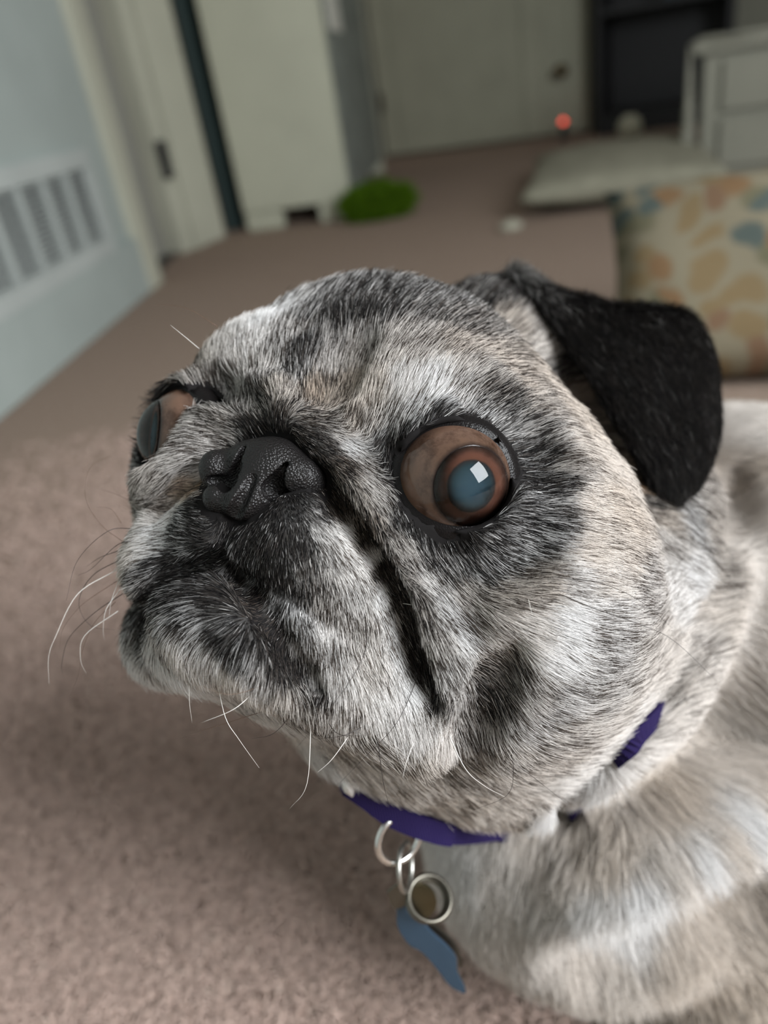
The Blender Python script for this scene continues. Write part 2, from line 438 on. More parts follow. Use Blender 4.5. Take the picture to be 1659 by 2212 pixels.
# ------------------------------------------------------------------ coat: markings, lie and length of the hair
# one entry per spot of the coat: where it is seen, share of dark hairs, warmth, lie of the hair (degrees), length (mm); the pure white chest entries hold a painted highlight
COAT = """
640 1088 .95 0 70 2;690 1088 .85 .1 50 2.2;600 1098 .97 0 90 2;450 1060 .6 .5 185 3;440 1090 .9 0 190 2.5;540 945 .95 .1 250 3;610 938 .95 .1 290 3;670 950 .92 .2 20 3
470 1205 1 .1 180 2;420 1232 1 0 180 2.5;370 1258 1 0 175 3;330 1290 1 0 160 3;308 1340 1 0 120 3;505 1235 1 .2 120 2;540 1285 1 .2 145 3;580 1340 1 .3 135 3;620 1400 1 .2 122 3.5;650 1450 1 .2 105 3;555 1310 1 .5 150 3;510 1270 .97 .4 165 3;690 1490 .8 .2 95 4
525 1100 1 0 110 1.5;495 1150 1 0 115 2;480 1180 1 0 120 2
740 1095 .9 .6 60 2.5;785 1160 .9 .6 62 3;820 1220 .92 .5 64 3;850 1280 .95 .4 65 3;872 1340 .97 .3 66 3;893 1400 .97 .2 68 3;912 1450 .95 .2 70 3.5;940 1510 .85 .3 72 4
1200 720 .92 .2 325 6;1260 800 .95 .2 340 6;1305 860 .92 .2 350 6;1335 920 .8 .5 0 6;1365 990 .85 .6 5 6;1395 1040 .92 .5 10 7;1140 650 .92 .1 320 7;1090 610 .95 0 310 7;1220 760 .8 .2 330 6
600 1130 .97 0 90 2;560 1140 .97 0 100 2;640 1190 .88 .1 82 2.5;590 1200 .93 0 98 2.5;560 1240 .88 0 112 3;620 1290 .8 0 100 3.5
1100 900 .7 .1 332 5;1140 970 .8 .05 340 5;1190 960 .5 .2 345 6;1200 1050 .75 .1 3 5;1150 1090 .8 0 12 5;1180 1140 .6 0 12 6;1060 890 .55 .05 325 5
1080 1130 .75 0 30 4;1000 1150 .9 0 50 3.5;950 1160 .92 0 65 3.5;1000 1190 .75 0 50 5;930 1190 .7 .1 62 5
640 650 .55 .1 285 9;750 605 .5 .1 285 10;850 592 .25 0 290 11;950 612 .6 .1 295 10;1040 640 .8 .2 305 10;800 640 .8 .1 285 9;700 640 .65 .1 282 9;880 640 .75 .1 295 9;600 670 .3 0 275 8
500 720 .1 .1 262 8;560 700 .05 0 266 8;640 720 .45 .2 275 6;720 700 .85 .1 280 8;820 680 .85 .1 288 8;900 680 .75 .2 298 8;1000 690 .7 .3 308 8;660 700 .7 .1 278 8;770 690 .85 .1 284 8;1100 700 .35 .5 320 7;1180 740 .2 .3 330 7
600 680 .25 0 272 6;680 680 .7 .1 278 6;760 660 .75 .1 285 7;530 760 .15 .1 265 6;1050 600 .8 .1 305 7;970 650 .72 .1 300 7;1150 680 .4 .3 325 7
430 790 .35 .4 245 6;500 800 .25 .2 262 6;570 800 .3 .2 268 6;640 810 .7 .1 275 5;700 790 .4 .2 280 6;760 780 .3 .3 283 6;830 780 .25 .3 290 6;900 770 .35 .3 300 6;980 760 .5 .5 310 6;1080 780 .4 .5 330 7;1180 810 .25 .5 345 7;1260 830 .15 .6 350 7
600 760 .45 .1 270 6;660 760 .78 .1 276 5;720 740 .6 .2 280 6;860 730 .5 .3 292 6;780 730 .5 .2 285 6;470 750 .15 .2 255 6;1000 800 .35 .3 312 6;1050 830 .6 .3 322 6;1110 820 .4 .5 335 7
380 840 .9 .2 215 7;420 850 .75 .3 230 6;480 860 .6 .2 255 5;540 860 .6 .2 262 5;610 850 .5 .4 270 5;680 850 .45 .7 275 5;740 850 .35 .6 280 5;800 850 .15 .4 285 6;860 840 .08 .1 290 6;930 830 .1 0 300 6;1000 840 .3 .1 310 6;1070 870 .75 .3 325 6;1150 880 .5 .4 345 6;1230 880 .2 .5 355 7;1310 900 .2 .5 0 7
340 870 .95 0 200 7;400 810 .6 .4 230 6;440 830 .5 .3 245 6
750 920 .45 .5 285 5;800 930 .4 .3 285 5;850 930 .45 .1 288 5;900 900 .4 0 295 5;960 890 .7 0 310 5;1040 910 .6 0 320 5;1110 950 .65 .1 335 5;1150 920 .6 .2 340 6
610 885 .7 .4 300 4;560 900 .7 .3 230 4;500 930 .55 .3 200 4.5;450 965 .4 .2 190 5;400 1000 .35 .2 175 5;360 1040 .4 .3 165 5;335 1085 .5 .3 160 5
670 905 .65 .4 20 4;720 930 .5 .2 30 4;750 960 .25 0 40 4;780 1000 .4 .2 45 4;735 1000 .7 .5 50 4;770 1060 .6 .4 60 4;800 1050 .4 .2 60 4;830 1080 .45 .2 62 4;800 1120 .7 .5 65 4;850 1160 .6 .3 65 4;880 1180 .4 .2 60 4;870 1230 .65 .3 65 4;920 1240 .4 .1 55 4.5;900 1310 .65 .3 62 5;950 1300 .35 0 50 5;990 1350 .3 0 45 5;940 1380 .5 .2 60 5;980 1440 .35 .1 60 5;1000 1500 .25 .1 70 6
700 960 .85 .3 40 3;720 1040 .8 .5 55 3;760 1110 .6 .6 60 3;640 930 .85 .3 20 3.5;570 940 .9 .2 250 3
820 960 .85 0 300 3;850 1000 .92 0 280 2.5;850 1090 .75 .1 80 3
880 950 .85 0 290 3;940 905 .9 0 300 3;1120 1000 .8 0 350 5;1150 1050 .85 0 0 5;1170 980 .75 .1 345 5;1180 1050 .85 .1 5 5;1130 1100 .7 0 20 5;1100 1140 .65 0 25 5;1040 1160 .75 0 40 4;980 1165 .88 0 60 4;920 1150 .88 0 70 4;880 1110 .85 0 75 3
1160 1120 .7 0 15 6;1215 1000 .4 .3 0 6;1195 1100 .6 .1 5 6
960 1210 .7 .1 55 6;1040 1220 .65 0 40 6;1110 1190 .6 0 25 6;1000 1270 .5 .3 40 6;1080 1280 .3 .4 25 6;1150 1250 .25 .4 15 7;1050 1340 .25 .3 30 7;1120 1350 .12 .2 20 7;1060 1400 .35 .4 40 7;1080 1450 .75 .4 45 7;1040 1500 .8 .3 55 7;1010 1560 .5 .2 70 7;1060 1420 .6 .4 42 7
1230 950 .2 .4 0 7;1300 980 .12 .4 0 7;1350 1000 .2 .7 5 7;1380 1050 .4 1 10 7;1250 1080 .12 .4 2 7;1330 1100 .18 .5 5 7;1420 1110 .35 .5 10 8;1250 1180 .12 .4 5 7;1340 1180 .18 .4 8 8;1440 1170 .3 .2 20 8;1480 1120 .35 0 40 9;1470 1220 .15 0 10 9;1220 1250 .2 .1 8 7;1300 1250 .12 .3 8 8;1380 1260 .35 .2 5 8;1210 1330 .0 0 15 8;1290 1330 .25 .1 10 8;1380 1340 .3 .2 0 8;1460 1300 .15 .1 -20 9;1200 1410 .1 0 25 8;1280 1420 .35 .1 10 8;1380 1400 .25 .3 -15 9;1470 1380 .2 .3 -15 10
1400 1080 .8 .4 20 7;1350 950 .2 .5 5 7;1520 1130 .5 .4 20 9;1540 1250 .3 .4 0 10;1510 1300 .2 .4 -10 10
1130 1480 .4 .2 35 8;1200 1500 .35 .1 20 8;1290 1500 .3 .2 0 9;1380 1490 .2 .3 -15 9;1120 1560 .25 .1 40 8;1200 1580 .3 .3 15 9;1290 1580 .2 .3 -5 10;1250 1650 .12 .2 10 10;1150 1650 .25 .4 30 10;1180 1750 .05 0 70 12;1080 1600 .3 .3 60 9;1340 1560 .1 .2 0 10;1440 1450 .15 .3 -10 10
640 1600 .0 0 60 10;700 1640 .06 .1 60 10;620 1570 0 0 60 10;760 1650 .2 .4 60 10;850 1680 .2 .4 60 10;950 1720 .2 .5 55 10;1050 1740 .15 .4 60 10;900 1640 .35 .4 70 9;1000 1660 .3 .4 60 9;800 1600 .35 .3 60 9;1100 1770 .15 .4 70 11;600 1550 .1 .1 70 9
560 1110 .97 0 100 2;620 1110 .9 0 60 2;680 1105 .7 .1 40 2.5;520 1160 .92 0 110 2.5;580 1170 .92 .1 100 2.5;640 1160 .85 .1 80 2.5;700 1150 .45 .1 60 3;740 1140 .12 .1 45 3;790 1200 .1 .1 50 3.5;720 1200 .35 .1 70 3;660 1220 .75 .2 80 3;600 1230 .9 .1 95 3;540 1210 .8 0 110 3.5;500 1180 .6 0 130 4;500 1230 .7 0 130 4
740 1180 .15 .1 55 3;760 1230 .2 .1 62 3.5;690 1250 .6 .2 82 3.5;630 1270 .8 .1 92 3.5
540 1270 .7 0 120 4;590 1310 .65 0 110 4.5;640 1330 .55 0 100 4.5;700 1300 .45 .2 85 4;760 1280 .3 .1 70 4;820 1280 .12 0 60 4;850 1340 .15 0 60 4.5;780 1350 .3 .2 75 4.5;700 1380 .35 .1 90 5;640 1390 .4 .1 100 5;860 1400 .2 0 65 5;800 1430 .15 .2 75 5;730 1460 .2 .1 85 6;670 1450 .3 .1 95 6;890 1480 .08 0 70 6;820 1510 .06 .1 75 6;750 1530 .2 .2 85 6;930 1540 .05 .1 75 7;870 1570 .06 .1 75 7;960 1580 .06 .2 80 7
420 1110 .92 0 190 3;370 1110 .06 .1 185 5;330 1120 .12 .2 185 5;440 1150 .9 0 195 3.5;390 1160 .75 0 185 4;320 1180 .06 .1 175 5;290 1190 .15 .3 165 6;440 1190 .8 0 120 4.5;390 1210 .8 0 140 5;340 1220 .75 0 150 5;300 1250 .6 .1 150 6;270 1250 .05 .4 150 6;310 1300 .85 0 130 6;270 1320 .05 .3 130 7;290 1370 .3 .1 110 7;290 1410 .05 0 100 8
350 1140 .15 0 180 5;400 1130 .6 0 188 4;345 1175 .35 0 175 5
400 1050 .2 .8 180 4;350 1090 .3 .5 180 4;440 1040 .3 .9 180 3
440 1260 .9 0 180 5;380 1280 .8 0 175 5;340 1300 .75 0 165 6;480 1300 .9 .1 190 5;420 1320 .65 0 160 6;360 1340 .55 0 150 6;540 1330 1 .2 150 2.5;490 1360 .85 0 140 6;430 1370 .4 0 130 6;580 1390 1 .1 130 2.5;600 1420 1 .2 120 2.5;560 1360 1 .2 140 2.5;600 1370 1 .2 130 2.5;520 1400 .65 0 115 6;450 1410 .12 .1 110 7;380 1390 .08 .2 110 7;340 1370 .3 .1 130 7;620 1450 .92 .2 105 4;560 1450 .35 .1 100 7;500 1450 .12 .3 100 7;420 1450 .04 .1 100 8;360 1430 .0 0 95 8;620 1490 .2 .3 90 7;680 1520 .3 .3 85 7;540 1490 .04 .2 95 8
1350 1700 .12 .4 70 14;1400 1925 0 0 75 15;1500 1840 0 0 65 16;1580 1770 0 0 58 16;1300 1960 .04 .1 80 15;1000 1850 .08 .1 90 14;1100 1900 .12 .3 90 14;1000 1950 .25 .2 100 14;1200 1850 .15 .4 85 14;1300 1800 .15 .5 75 15;1400 1700 .15 .5 60 16;1500 1600 .1 .4 45 16;1600 1500 .04 .35 30 16;1600 1300 .04 .3 10 16;1600 1100 .06 .35 10 14;1620 950 .05 .3 20 14;1450 1850 .1 .3 65 16;1550 1800 .15 .4 55 16;1640 1700 .2 .4 50 16;1200 2000 .15 .3 85 15;1350 1980 .03 .1 80 15;1300 2080 .3 .4 80 14;1450 2050 .25 .5 70 15;1600 1950 .2 .5 55 16;1600 2150 .3 .6 60 15;1400 2180 .3 .5 75 14;1590 1030 .2 .45 20 12;1060 2000 .2 .3 95 14
"""
def tangent_of(ang, n):
    a = math.radians(ang); v = CR * math.cos(a) - CU * math.sin(a)
    t = v - n * (v @ n); return t / (np.linalg.norm(t) + 1e-9)
def build_coat():
    tris = np.concatenate([BF[:, [0, 1, 2]], BF[:, [0, 2, 3]]])
    bvh = BVHTree.FromPolygons([tuple(p) for p in BP], [tuple(map(int, q)) for q in BF])
    A = []; V = []; T = []
    for e in COAT.replace('\n', ';').split(';'):
        if not e.strip(): continue
        x, y, d, w, a, L = map(float, e.split())
        loc, nor, i, dist = bvh.ray_cast(Vector(CC), Vector(ray(x, y)).normalized())
        if loc is None: continue
        n = np.array(nor)
        if n @ (CC - np.array(loc)) < 0: n = -n
        p = np.array(loc); t = tangent_of(a, n)
        d = d + .18 * max(0, 1 - abs(d - .25) / .25) if L < 12 else d * .5
        A.append(p); V.append((d, w, L)); T.append(t)
    A = np.array(A); V = np.array(V); T = np.array(T)
    # the same markings on the other side of the head
    h = to_head(A); m = (h[:, 0] > 12) & (h[:, 1] > -75)
    MA = HO + ((h[m] * np.array([-1, 1, 1])) * 1e-3) @ HM.T
    MT = ((T[m] @ HM) * np.array([-1, 1, 1])) @ HM.T
    far = np.array([np.min(np.linalg.norm(A - p, axis=1)) > 0.016 for p in MA])
    A = np.vstack([A, MA[far]]); V = np.vstack([V, V[m][far]]); T = np.vstack([T, MT[far]])
    out = np.zeros((len(BP), 6))
    for i in range(0, len(BP), 20000):
        d2 = ((BP[i:i + 20000, None] - A[None]) ** 2).sum(2) * 1e6
        w = 1.0 / (d2 + 1.5) ** 3.2
        w /= w.sum(1)[:, None]
        out[i:i + 20000, :3] = w @ V; out[i:i + 20000, 3:] = w @ T
    return tris, out, bvh
BT, COATV, BVH = build_coat()

def noise3(P, scale, seed, octaves=2):
    rng = np.random.RandomState(seed); v = np.zeros(len(P))
    for o in range(octaves):
        for k in range(5):
            w = rng.normal(size=3); w /= np.linalg.norm(w)
            v += np.sin(P @ w * (scale * (1.7 ** o)) * rng.uniform(.7, 1.4) + rng.uniform(0, 6.28)) / (5 * (o + 1))
    return v * 1.6
WHITE = np.array([.86, .85, .84]); CREAM = np.array([.74, .65, .56]); TAN = np.array([.40, .255, .15]); BLACK = np.array([.014, .013, .013]); GREY = np.array([.07, .064, .06])
def light_tone(w):
    w = np.asarray(w)[:, None]
    return np.where(w < .6, WHITE + (CREAM - WHITE) * (w / .6), CREAM + (TAN - CREAM) * ((w - .6) / .4))
def tone(d, w, rng, P):
    """colour of single hairs from the share of dark hairs and the warmth"""
    u = rng.rand(len(d)); n = noise3(P, 900, 5) * .18
    dd = np.clip(d + n * (d > .03) * (1 - np.abs(2 * d - 1) * .6), 0, 1); dd = dd * dd * (3 - 2 * dd) * .35 + dd * .65
    c = light_tone(w) * (0.8 + .3 * rng.rand(len(d)))[:, None]
    c = c * (1 - .72 * np.clip((d - .35) / .5, 0, 1) * (rng.rand(len(d)) < .82))[:, None]
    k = u < dd * .96
    mid = rng.rand(len(d)) < .35
    dk = np.where(mid[:, None], GREY * (.6 + .8 * rng.rand(len(d)))[:, None] * (1 + w[:, None] * np.array([.5, .1, -.2])), BLACK * (.7 + .8 * rng.rand(len(d)))[:, None])
    q = np.clip((d - .22) / .45, 0, 1)[:, None]; q = q * q * (3 - 2 * q)
    soft = np.array([.135, .11, .092]) * (.6 + .7 * rng.rand(len(d)))[:, None]
    dk = soft * (1 - q) + dk * q
    return np.where(k[:, None], dk, c)
def curves_object(name, pts, cols, rad_root, mat, parent, tipf=.25):
    """pts (n, k, 3): every row one hair"""
    n, k = pts.shape[:2]
    cu = bpy.data.hair_curves.new(name)
    cu.add_curves([k] * n)
    cu.attributes['position'].data.foreach_set('vector', pts.reshape(-1).astype(np.float32))
    r = cu.attributes.get('radius') or cu.attributes.new('radius', 'FLOAT', 'POINT')
    taper = np.linspace(1, 0, k) ** .7 * (1 - tipf) + tipf
    r.data.foreach_set('value', (rad_root[:, None] * taper[None]).reshape(-1).astype(np.float32))
    a = cu.attributes.new('coat', 'FLOAT_COLOR', 'CURVE')
    a.data.foreach_set('color', np.concatenate([cols, np.ones((n, 1))], 1).reshape(-1).astype(np.float32))
    cu.materials.append(mat)
    return link(bpy.data.objects.new(name, cu), parent)
def hair_material(name, rough=.5, spec=.08, transl=.25):
    m = material(name, (.5, .5, .5), rough, 0, spec)
    at = nd(m, 'ShaderNodeAttribute'); at.attribute_name = 'coat'
    b = pbsdf(m); wire(m, at.outputs['Color'], b.inputs['Base Color'])
    tr = nd(m, 'ShaderNodeBsdfTranslucent'); wire(m, at.outputs['Color'], tr.inputs['Color'])
    mx = nd(m, 'ShaderNodeMixShader'); mx.inputs[0].default_value = transl
    wire(m, b.outputs[0], mx.inputs[1]); wire(m, tr.outputs[0], mx.inputs[2])
    wire(m, mx.outputs[0], m.node_tree.nodes['Material Output'].inputs['Surface'])
    return m
HAIR = hair_material('fur')
def grow(P, N, T, L, rng, k=6, lift=28, stray=.11, clump=.13):
    """bend every hair from its root over the skin"""
    n = len(P)
    B = np.cross(N, T)
    sw = noise3(P, 420, 11) * clump + rng.normal(size=n) * stray
    T = T * np.cos(sw)[:, None] + B * np.sin(sw)[:, None]
    lift = lift + 22 * np.clip(1 - L / .004, 0, 1) + np.clip((L - .0055) * 2500, 0, 14)
    al = np.radians(lift + rng.normal(size=n) * 9 + noise3(P, 300, 23) * 8)
    s = np.linspace(0, 1, k)
    pts = np.zeros((n, k, 3)); pts[:, 0] = P - N * .0001
    for i in range(1, k):
        a = al * (1 - .75 * s[i] ** .8)
        pts[:, i] = pts[:, i - 1] + (T * np.cos(a)[:, None] + N * np.sin(a)[:, None]) * (L / (k - 1))[:, None]
    return pts
def sample(P, F3, dens, rng):
    a, b, c = P[F3[:, 0]], P[F3[:, 1]], P[F3[:, 2]]
    ar = np.linalg.norm(np.cross(b - a, c - a), axis=1) / 2 * 1e6
    ex = ar * dens; cnt = np.floor(ex + rng.rand(len(ex))).astype(int)
    f = np.repeat(np.arange(len(F3)), cnt)
    u = rng.rand(len(f)); v = rng.rand(len(f)); sw = u + v > 1; u[sw] = 1 - u[sw]; v[sw] = 1 - v[sw]
    return f, np.stack([1 - u - v, u, v], 1)
FUR = FURSCALE = 1.0
NKD = None
def build_fur(parent):
    rng = np.random.RandomState(3)
    cen = BP[BT].mean(1); nor = BN[BT].mean(1)
    v = CC - cen; z = np.linalg.norm(v, axis=1); fac = (nor * v).sum(1) / z
    x, y, zz = pix(cen)
    dens = 12.5 * (0.165 / np.maximum(z, .15)) ** 2
    dens *= np.where(fac > -.2, 1, .12)
    outside = (x < -250) | (x > 1900) | (y > 2450); dens[outside] *= .25
    dens *= np.where(z > .42, .5, 1)
    # no hair on the lids or under the nose leather
    for s in (-1, 1):
        dens[np.linalg.norm(cen - eye_center(s), axis=1) < (EYE_R + 2.0) * 1e-3] = 0
    nb = np.array(NP[::7])
    near = np.linalg.norm(cen - NP.mean(0), axis=1) < .03
    idx = np.where(near)[0]
    if len(idx):
        dm = np.sqrt((((cen[idx][:, None] - nb[None]) ** 2).sum(2)).min(1))
        dens[idx[dm < .0011]] = 0
    dens[np.linalg.norm(cen - W(578, 1035, 166), axis=1) < .0095] = 0
    dens *= FURSCALE
    f, bc = sample(BP, BT, dens, rng)
    tri = BT[f]
    P = (BP[tri] * bc[..., None]).sum(1); N = (BN[tri] * bc[..., None]).sum(1); N /= np.linalg.norm(N, axis=1)[:, None]
    C = (COATV[tri] * bc[..., None]).sum(1)
    T = C[:, 3:] - N * (C[:, 3:] * N).sum(1)[:, None]; T /= np.linalg.norm(T, axis=1)[:, None] + 1e-9
    L = C[:, 2] * .78e-3 * (0.65 + .45 * rng.rand(len(P)))
    col = tone(C[:, 0], C[:, 1], rng, P)
    zc = np.linalg.norm(P - CC, axis=1)
    rad = 4.9e-5 * np.clip(zc / .16, .9, 3) * (.75 + .5 * rng.rand(len(P)))
    pts = grow(P, N, T, L, rng, lift=17)
    print('hairs', len(P))
    o = curves_object('fur', pts, col, rad, HAIR, parent)
    o['kind'] = 'stuff'
    return o
# ------------------------------------------------------------------ the dog, assembled
dog = empty('dog', on_floor(1500, 2200))
DOG_INV = Matrix.Translation(-Vector(dog.location))
def under(o):                         # keep a part where it was built while hanging it under the dog
    o.parent = dog; o.matrix_parent_inverse = DOG_INV
    return o
tag(dog, 'fawn and silver pug with black ears and mask looking up, filling the foreground', 'dog')
skin = material('dog_skin', (.3, .27, .25), .9, 0, .05)
_a = nd(skin, 'ShaderNodeAttribute'); _a.attribute_name = 'coat'
wire(skin, _a.outputs['Color'], pbsdf(skin).inputs['Base Color'])
body = under(mesh_obj('body', BP, BF, skin))
_c = light_tone(COATV[:, 1]) * (1 - COATV[:, :1]) * .55 + BLACK * COATV[:, :1]
# black hairless skin around the eyes and the nose leather
for s_ in (-1, 1):
    _c[np.linalg.norm(BP - eye_center(s_), axis=1) < .0163] = BLACK
_i = np.where(np.linalg.norm(BP - NP.mean(0), axis=1) < .03)[0]
_nb = NP[::7]
_c[_i[np.sqrt(((BP[_i][:, None] - _nb[None]) ** 2).sum(2).min(1)) < .003]] = BLACK
_ca = body.data.attributes.new('coat', 'FLOAT_COLOR', 'POINT')
_ca.data.foreach_set('color', np.concatenate([_c, np.ones((len(_c), 1))], 1).reshape(-1).astype(np.float32))
under(build_fur(None))
# ------------------------------------------------------------------ eyes
def eye_material():
    m = material('eye_surface', (.2, .1, .07), .12, 0, .25)
    at = nd(m, 'ShaderNodeAttribute'); at.attribute_name = 'iris'
    tc = nd(m, 'ShaderNodeTexCoord')
    no = nd(m, 'ShaderNodeTexNoise', Scale=420.0, Detail=4.0); wire(m, tc.outputs['Object'], no.inputs['Vector'])
    ad = nd(m, 'ShaderNodeMath', operation='MULTIPLY_ADD'); ad.inputs[1].default_value = .07
    wire(m, no.outputs['Fac'], ad.inputs[0]); wire(m, at.outputs['Fac'], ad.inputs[2])
    r = ramp(m, [(0, (.022, .042, .056)), (.16, (.019, .036, .048)), (.28, (.014, .026, .032)), (.345, (.014, .014, .014)), (.372, (.075, .032, .021)), (.43, (.085, .037, .025)), (.50, (.035, .019, .014)), (.53, (.014, .009, .008)), (.57, (.085, .05, .034)), (.72, (.125, .074, .052)), (.90, (.055, .033, .024))])
    # the iris value runs 0 .. 1 in the disc, 1 .. 2 over the white; halve it for the ramp
    hf = nd(m, 'ShaderNodeMath', operation='MULTIPLY'); hf.inputs[1].default_value = .5
    wire(m, ad.outputs[0], hf.inputs[0]); wire(m, hf.outputs[0], r.inputs['Fac'])
    n2 = nd(m, 'ShaderNodeTexNoise', Scale=130.0, Detail=6.0, Roughness=.7); wire(m, tc.outputs['Object'], n2.inputs['Vector'])
    r2 = ramp(m, [(.36, (.35, .3, .27)), (.5, (1, 1, 1)), (.68, (1.25, 1.2, 1.1))]); wire(m, n2.outputs['Fac'], r2.inputs['Fac'])
    mx = nd(m, 'ShaderNodeMix', data_type='RGBA', blend_type='MULTIPLY'); mx.inputs['Factor'].default_value = .8
    wire(m, r.outputs[0], mx.inputs[6]); wire(m, r2.outputs[0], mx.inputs[7])
    wire(m, mx.outputs[2], pbsdf(m).inputs['Base Color'])
    gt_ = nd(m, 'ShaderNodeMath', operation='GREATER_THAN'); gt_.inputs[1].default_value = 1.02; wire(m, at.outputs['Fac'], gt_.inputs[0])
    sp = nd(m, 'ShaderNodeMath', operation='MULTIPLY'); sp.inputs[1].default_value = .45; wire(m, gt_.outputs[0], sp.inputs[0]); wire(m, sp.outputs[0], pbsdf(m).inputs['Specular IOR Level'])
    return m
def cornea_material():
    m = bpy.data.materials.new('cornea'); m.use_nodes = True; nt = m.node_tree
    nt.nodes.remove(nt.nodes['Principled BSDF'])
    t = nd(m, 'ShaderNodeBsdfTransparent'); g = nd(m, 'ShaderNodeBsdfGlossy'); g.inputs['Roughness'].default_value = .015
    fr = nd(m, 'ShaderNodeFresnel'); fr.inputs['IOR'].default_value = 1.42
    mx = nd(m, 'ShaderNodeMixShader'); wire(m, fr.outputs[0], mx.inputs[0]); wire(m, t.outputs[0], mx.inputs[1]); wire(m, g.outputs[0], mx.inputs[2])
    wire(m, mx.outputs[0], nt.nodes['Material Output'].inputs['Surface'])
    return m
def leather(name, col=(.012, .012, .013), scale=1500.0, rough=.38, strength=.7, dist=.0006):
    m = material(name, col, rough, 0, .35)
    tc = nd(m, 'ShaderNodeTexCoord'); vo = nd(m, 'ShaderNodeTexVoronoi', Scale=scale, feature='F1'); vo.inputs['Randomness'].default_value = .9
    wire(m, tc.outputs['Object'], vo.inputs['Vector'])
    mr = nd(m, 'ShaderNodeMapRange'); mr.inputs[1].default_value = 0; mr.inputs[2].default_value = .7; mr.inputs[3].default_value = 1; mr.inputs[4].default_value = 0
    wire(m, vo.outputs['Distance'], mr.inputs[0])
    bp = nd(m, 'ShaderNodeBump'); bp.inputs['Strength'].default_value = strength; bp.inputs['Distance'].default_value = dist
    wire(m, mr.outputs[0], bp.inputs['Height']); wire(m, bp.outputs[0], pbsdf(m).inputs['Normal'])
    return m
EYE_M = eye_material(); COR_M = cornea_material()
LID_M = leather('eyelid_skin', (.008, .007, .007), 2200.0, .3, .3, .0002)
pbsdf(LID_M).inputs['Specular IOR Level'].default_value = .15
NOSE_M = leather('nose_leather', (.009, .008, .008), 1900.0, .40, .5, .0004)
def revolve(axis, center, prof, seg=64):
    """prof: list of (radius, height) in mm about an axis"""
    axis = axis / np.linalg.norm(axis); ref = np.array([0, 0, 1.0]) if abs(axis[2]) < .9 else np.array([1.0, 0, 0]); e1 = np.cross(axis, ref); e1 /= np.linalg.norm(e1); e2 = np.cross(axis, e1)
    V = []; F = []
    for r, h in prof:
        for k in range(seg):
            a = 2 * math.pi * k / seg
            V.append(center + (axis * h + r * (math.cos(a) * e1 + math.sin(a) * e2)) * 1e-3)
    for i in range(len(prof) - 1):
        for k in range(seg):
            l = (k + 1) % seg; F.append((i * seg + k, (i + 1) * seg + k, (i + 1) * seg + l, i * seg + l))
    return V, F
LIMB = 39.0
for s in (1, -1):
    c = eye_center(s); sg = np.array([s, 1, 1])
    gaze = np.array([.69, .65, -.30]) if s > 0 else np.array([-.66, .70, -.30])
    gz = HM @ (gaze / np.linalg.norm(gaze))
    rl = EYE_R * math.sin(math.radians(LIMB)); hl = EYE_R * math.cos(math.radians(LIMB))
    prof = []; val = []
    for i in range(17):
        t = i / 16; prof.append((max(rl * t, .001), hl + .7 * (1 - t * t) - .5 * (1 - t ** 8))); val.append(t)
    for i in range(1, 40):
        a = LIMB + (180 - LIMB) * i / 39; prof.append((max(EYE_R * math.sin(math.radians(a)), .001), EYE_R * math.cos(math.radians(a)))); val.append(1 + (a - LIMB) / 60)
    V, F = revolve(gz, c, prof)
    eye = under(mesh_obj('eye', V, F, EYE_M))
    at = eye.data.attributes.new('iris', 'FLOAT', 'POINT'); at.data.foreach_set('value', np.repeat(np.array(val, np.float32), 64))
    eye['label'] = 'large brown bulging eye with cloudy blue pupil' if s > 0 else 'bulging eye seen from the side, glassy and dark'
    rc = 10.8; hc = hl - math.sqrt(rc * rc - (rl + .25) ** 2) + .02
    a1 = math.degrees(math.asin((rl + .25) / rc))
    prof = [(max(rc * math.sin(math.radians(a1 * i / 18)), .001), hc + rc * math.cos(math.radians(a1 * i / 18))) for i in range(19)]
    V, F = revolve(gz, c, prof)
    co = mesh_obj('cornea', V, F, COR_M); co.parent = eye
    # lids: a black wet rim around the opening
    n = HM @ (EN * sg); n /= np.linalg.norm(n)
    e1 = HM @ np.array([s, 0, 0.]); e1 -= n * (e1 @ n); e1 /= np.linalg.norm(e1); e2 = np.cross(n, e1)
    if e2 @ (HM @ np.array([0, 0, 1.0])) < 0: e2 = -e2
    V = []; F = []; seg = 96
    pr = [(-2, 12.7), (0, 13.0), (1.2, 13.45), (4, 13.9), (8, 14.4), (12, 14.7), (16, 14.6), (22, 14.0)]
    for dt, rr in pr:
        for k in range(seg):
            a = 2 * math.pi * k / seg
            th = 56.5 + 10 * math.cos(a) ** 2 - (2.0 if math.sin(a) > 0 else 0) * math.sin(a) ** 2
            th = math.radians(th + dt)
            V.append(c + (n * math.cos(th) + (e1 * math.cos(a) + e2 * math.sin(a)) * math.sin(th)) * rr * 1e-3)
    for i in range(len(pr) - 1):
        for k in range(seg):
            l = (k + 1) % seg; q = (i * seg + k, i * seg + l, (i + 1) * seg + l, (i + 1) * seg + k); F.append(q if s < 0 else q[::-1])
    ld = mesh_obj('eyelid', V, F, LID_M); ld.parent = eye
    ld['label'] = 'black wet rim of the eyelid'
nose = under(mesh_obj('nose', NP, NF, NOSE_M)); nose['label'] = 'black pebbled nose leather with comma-shaped nostrils'

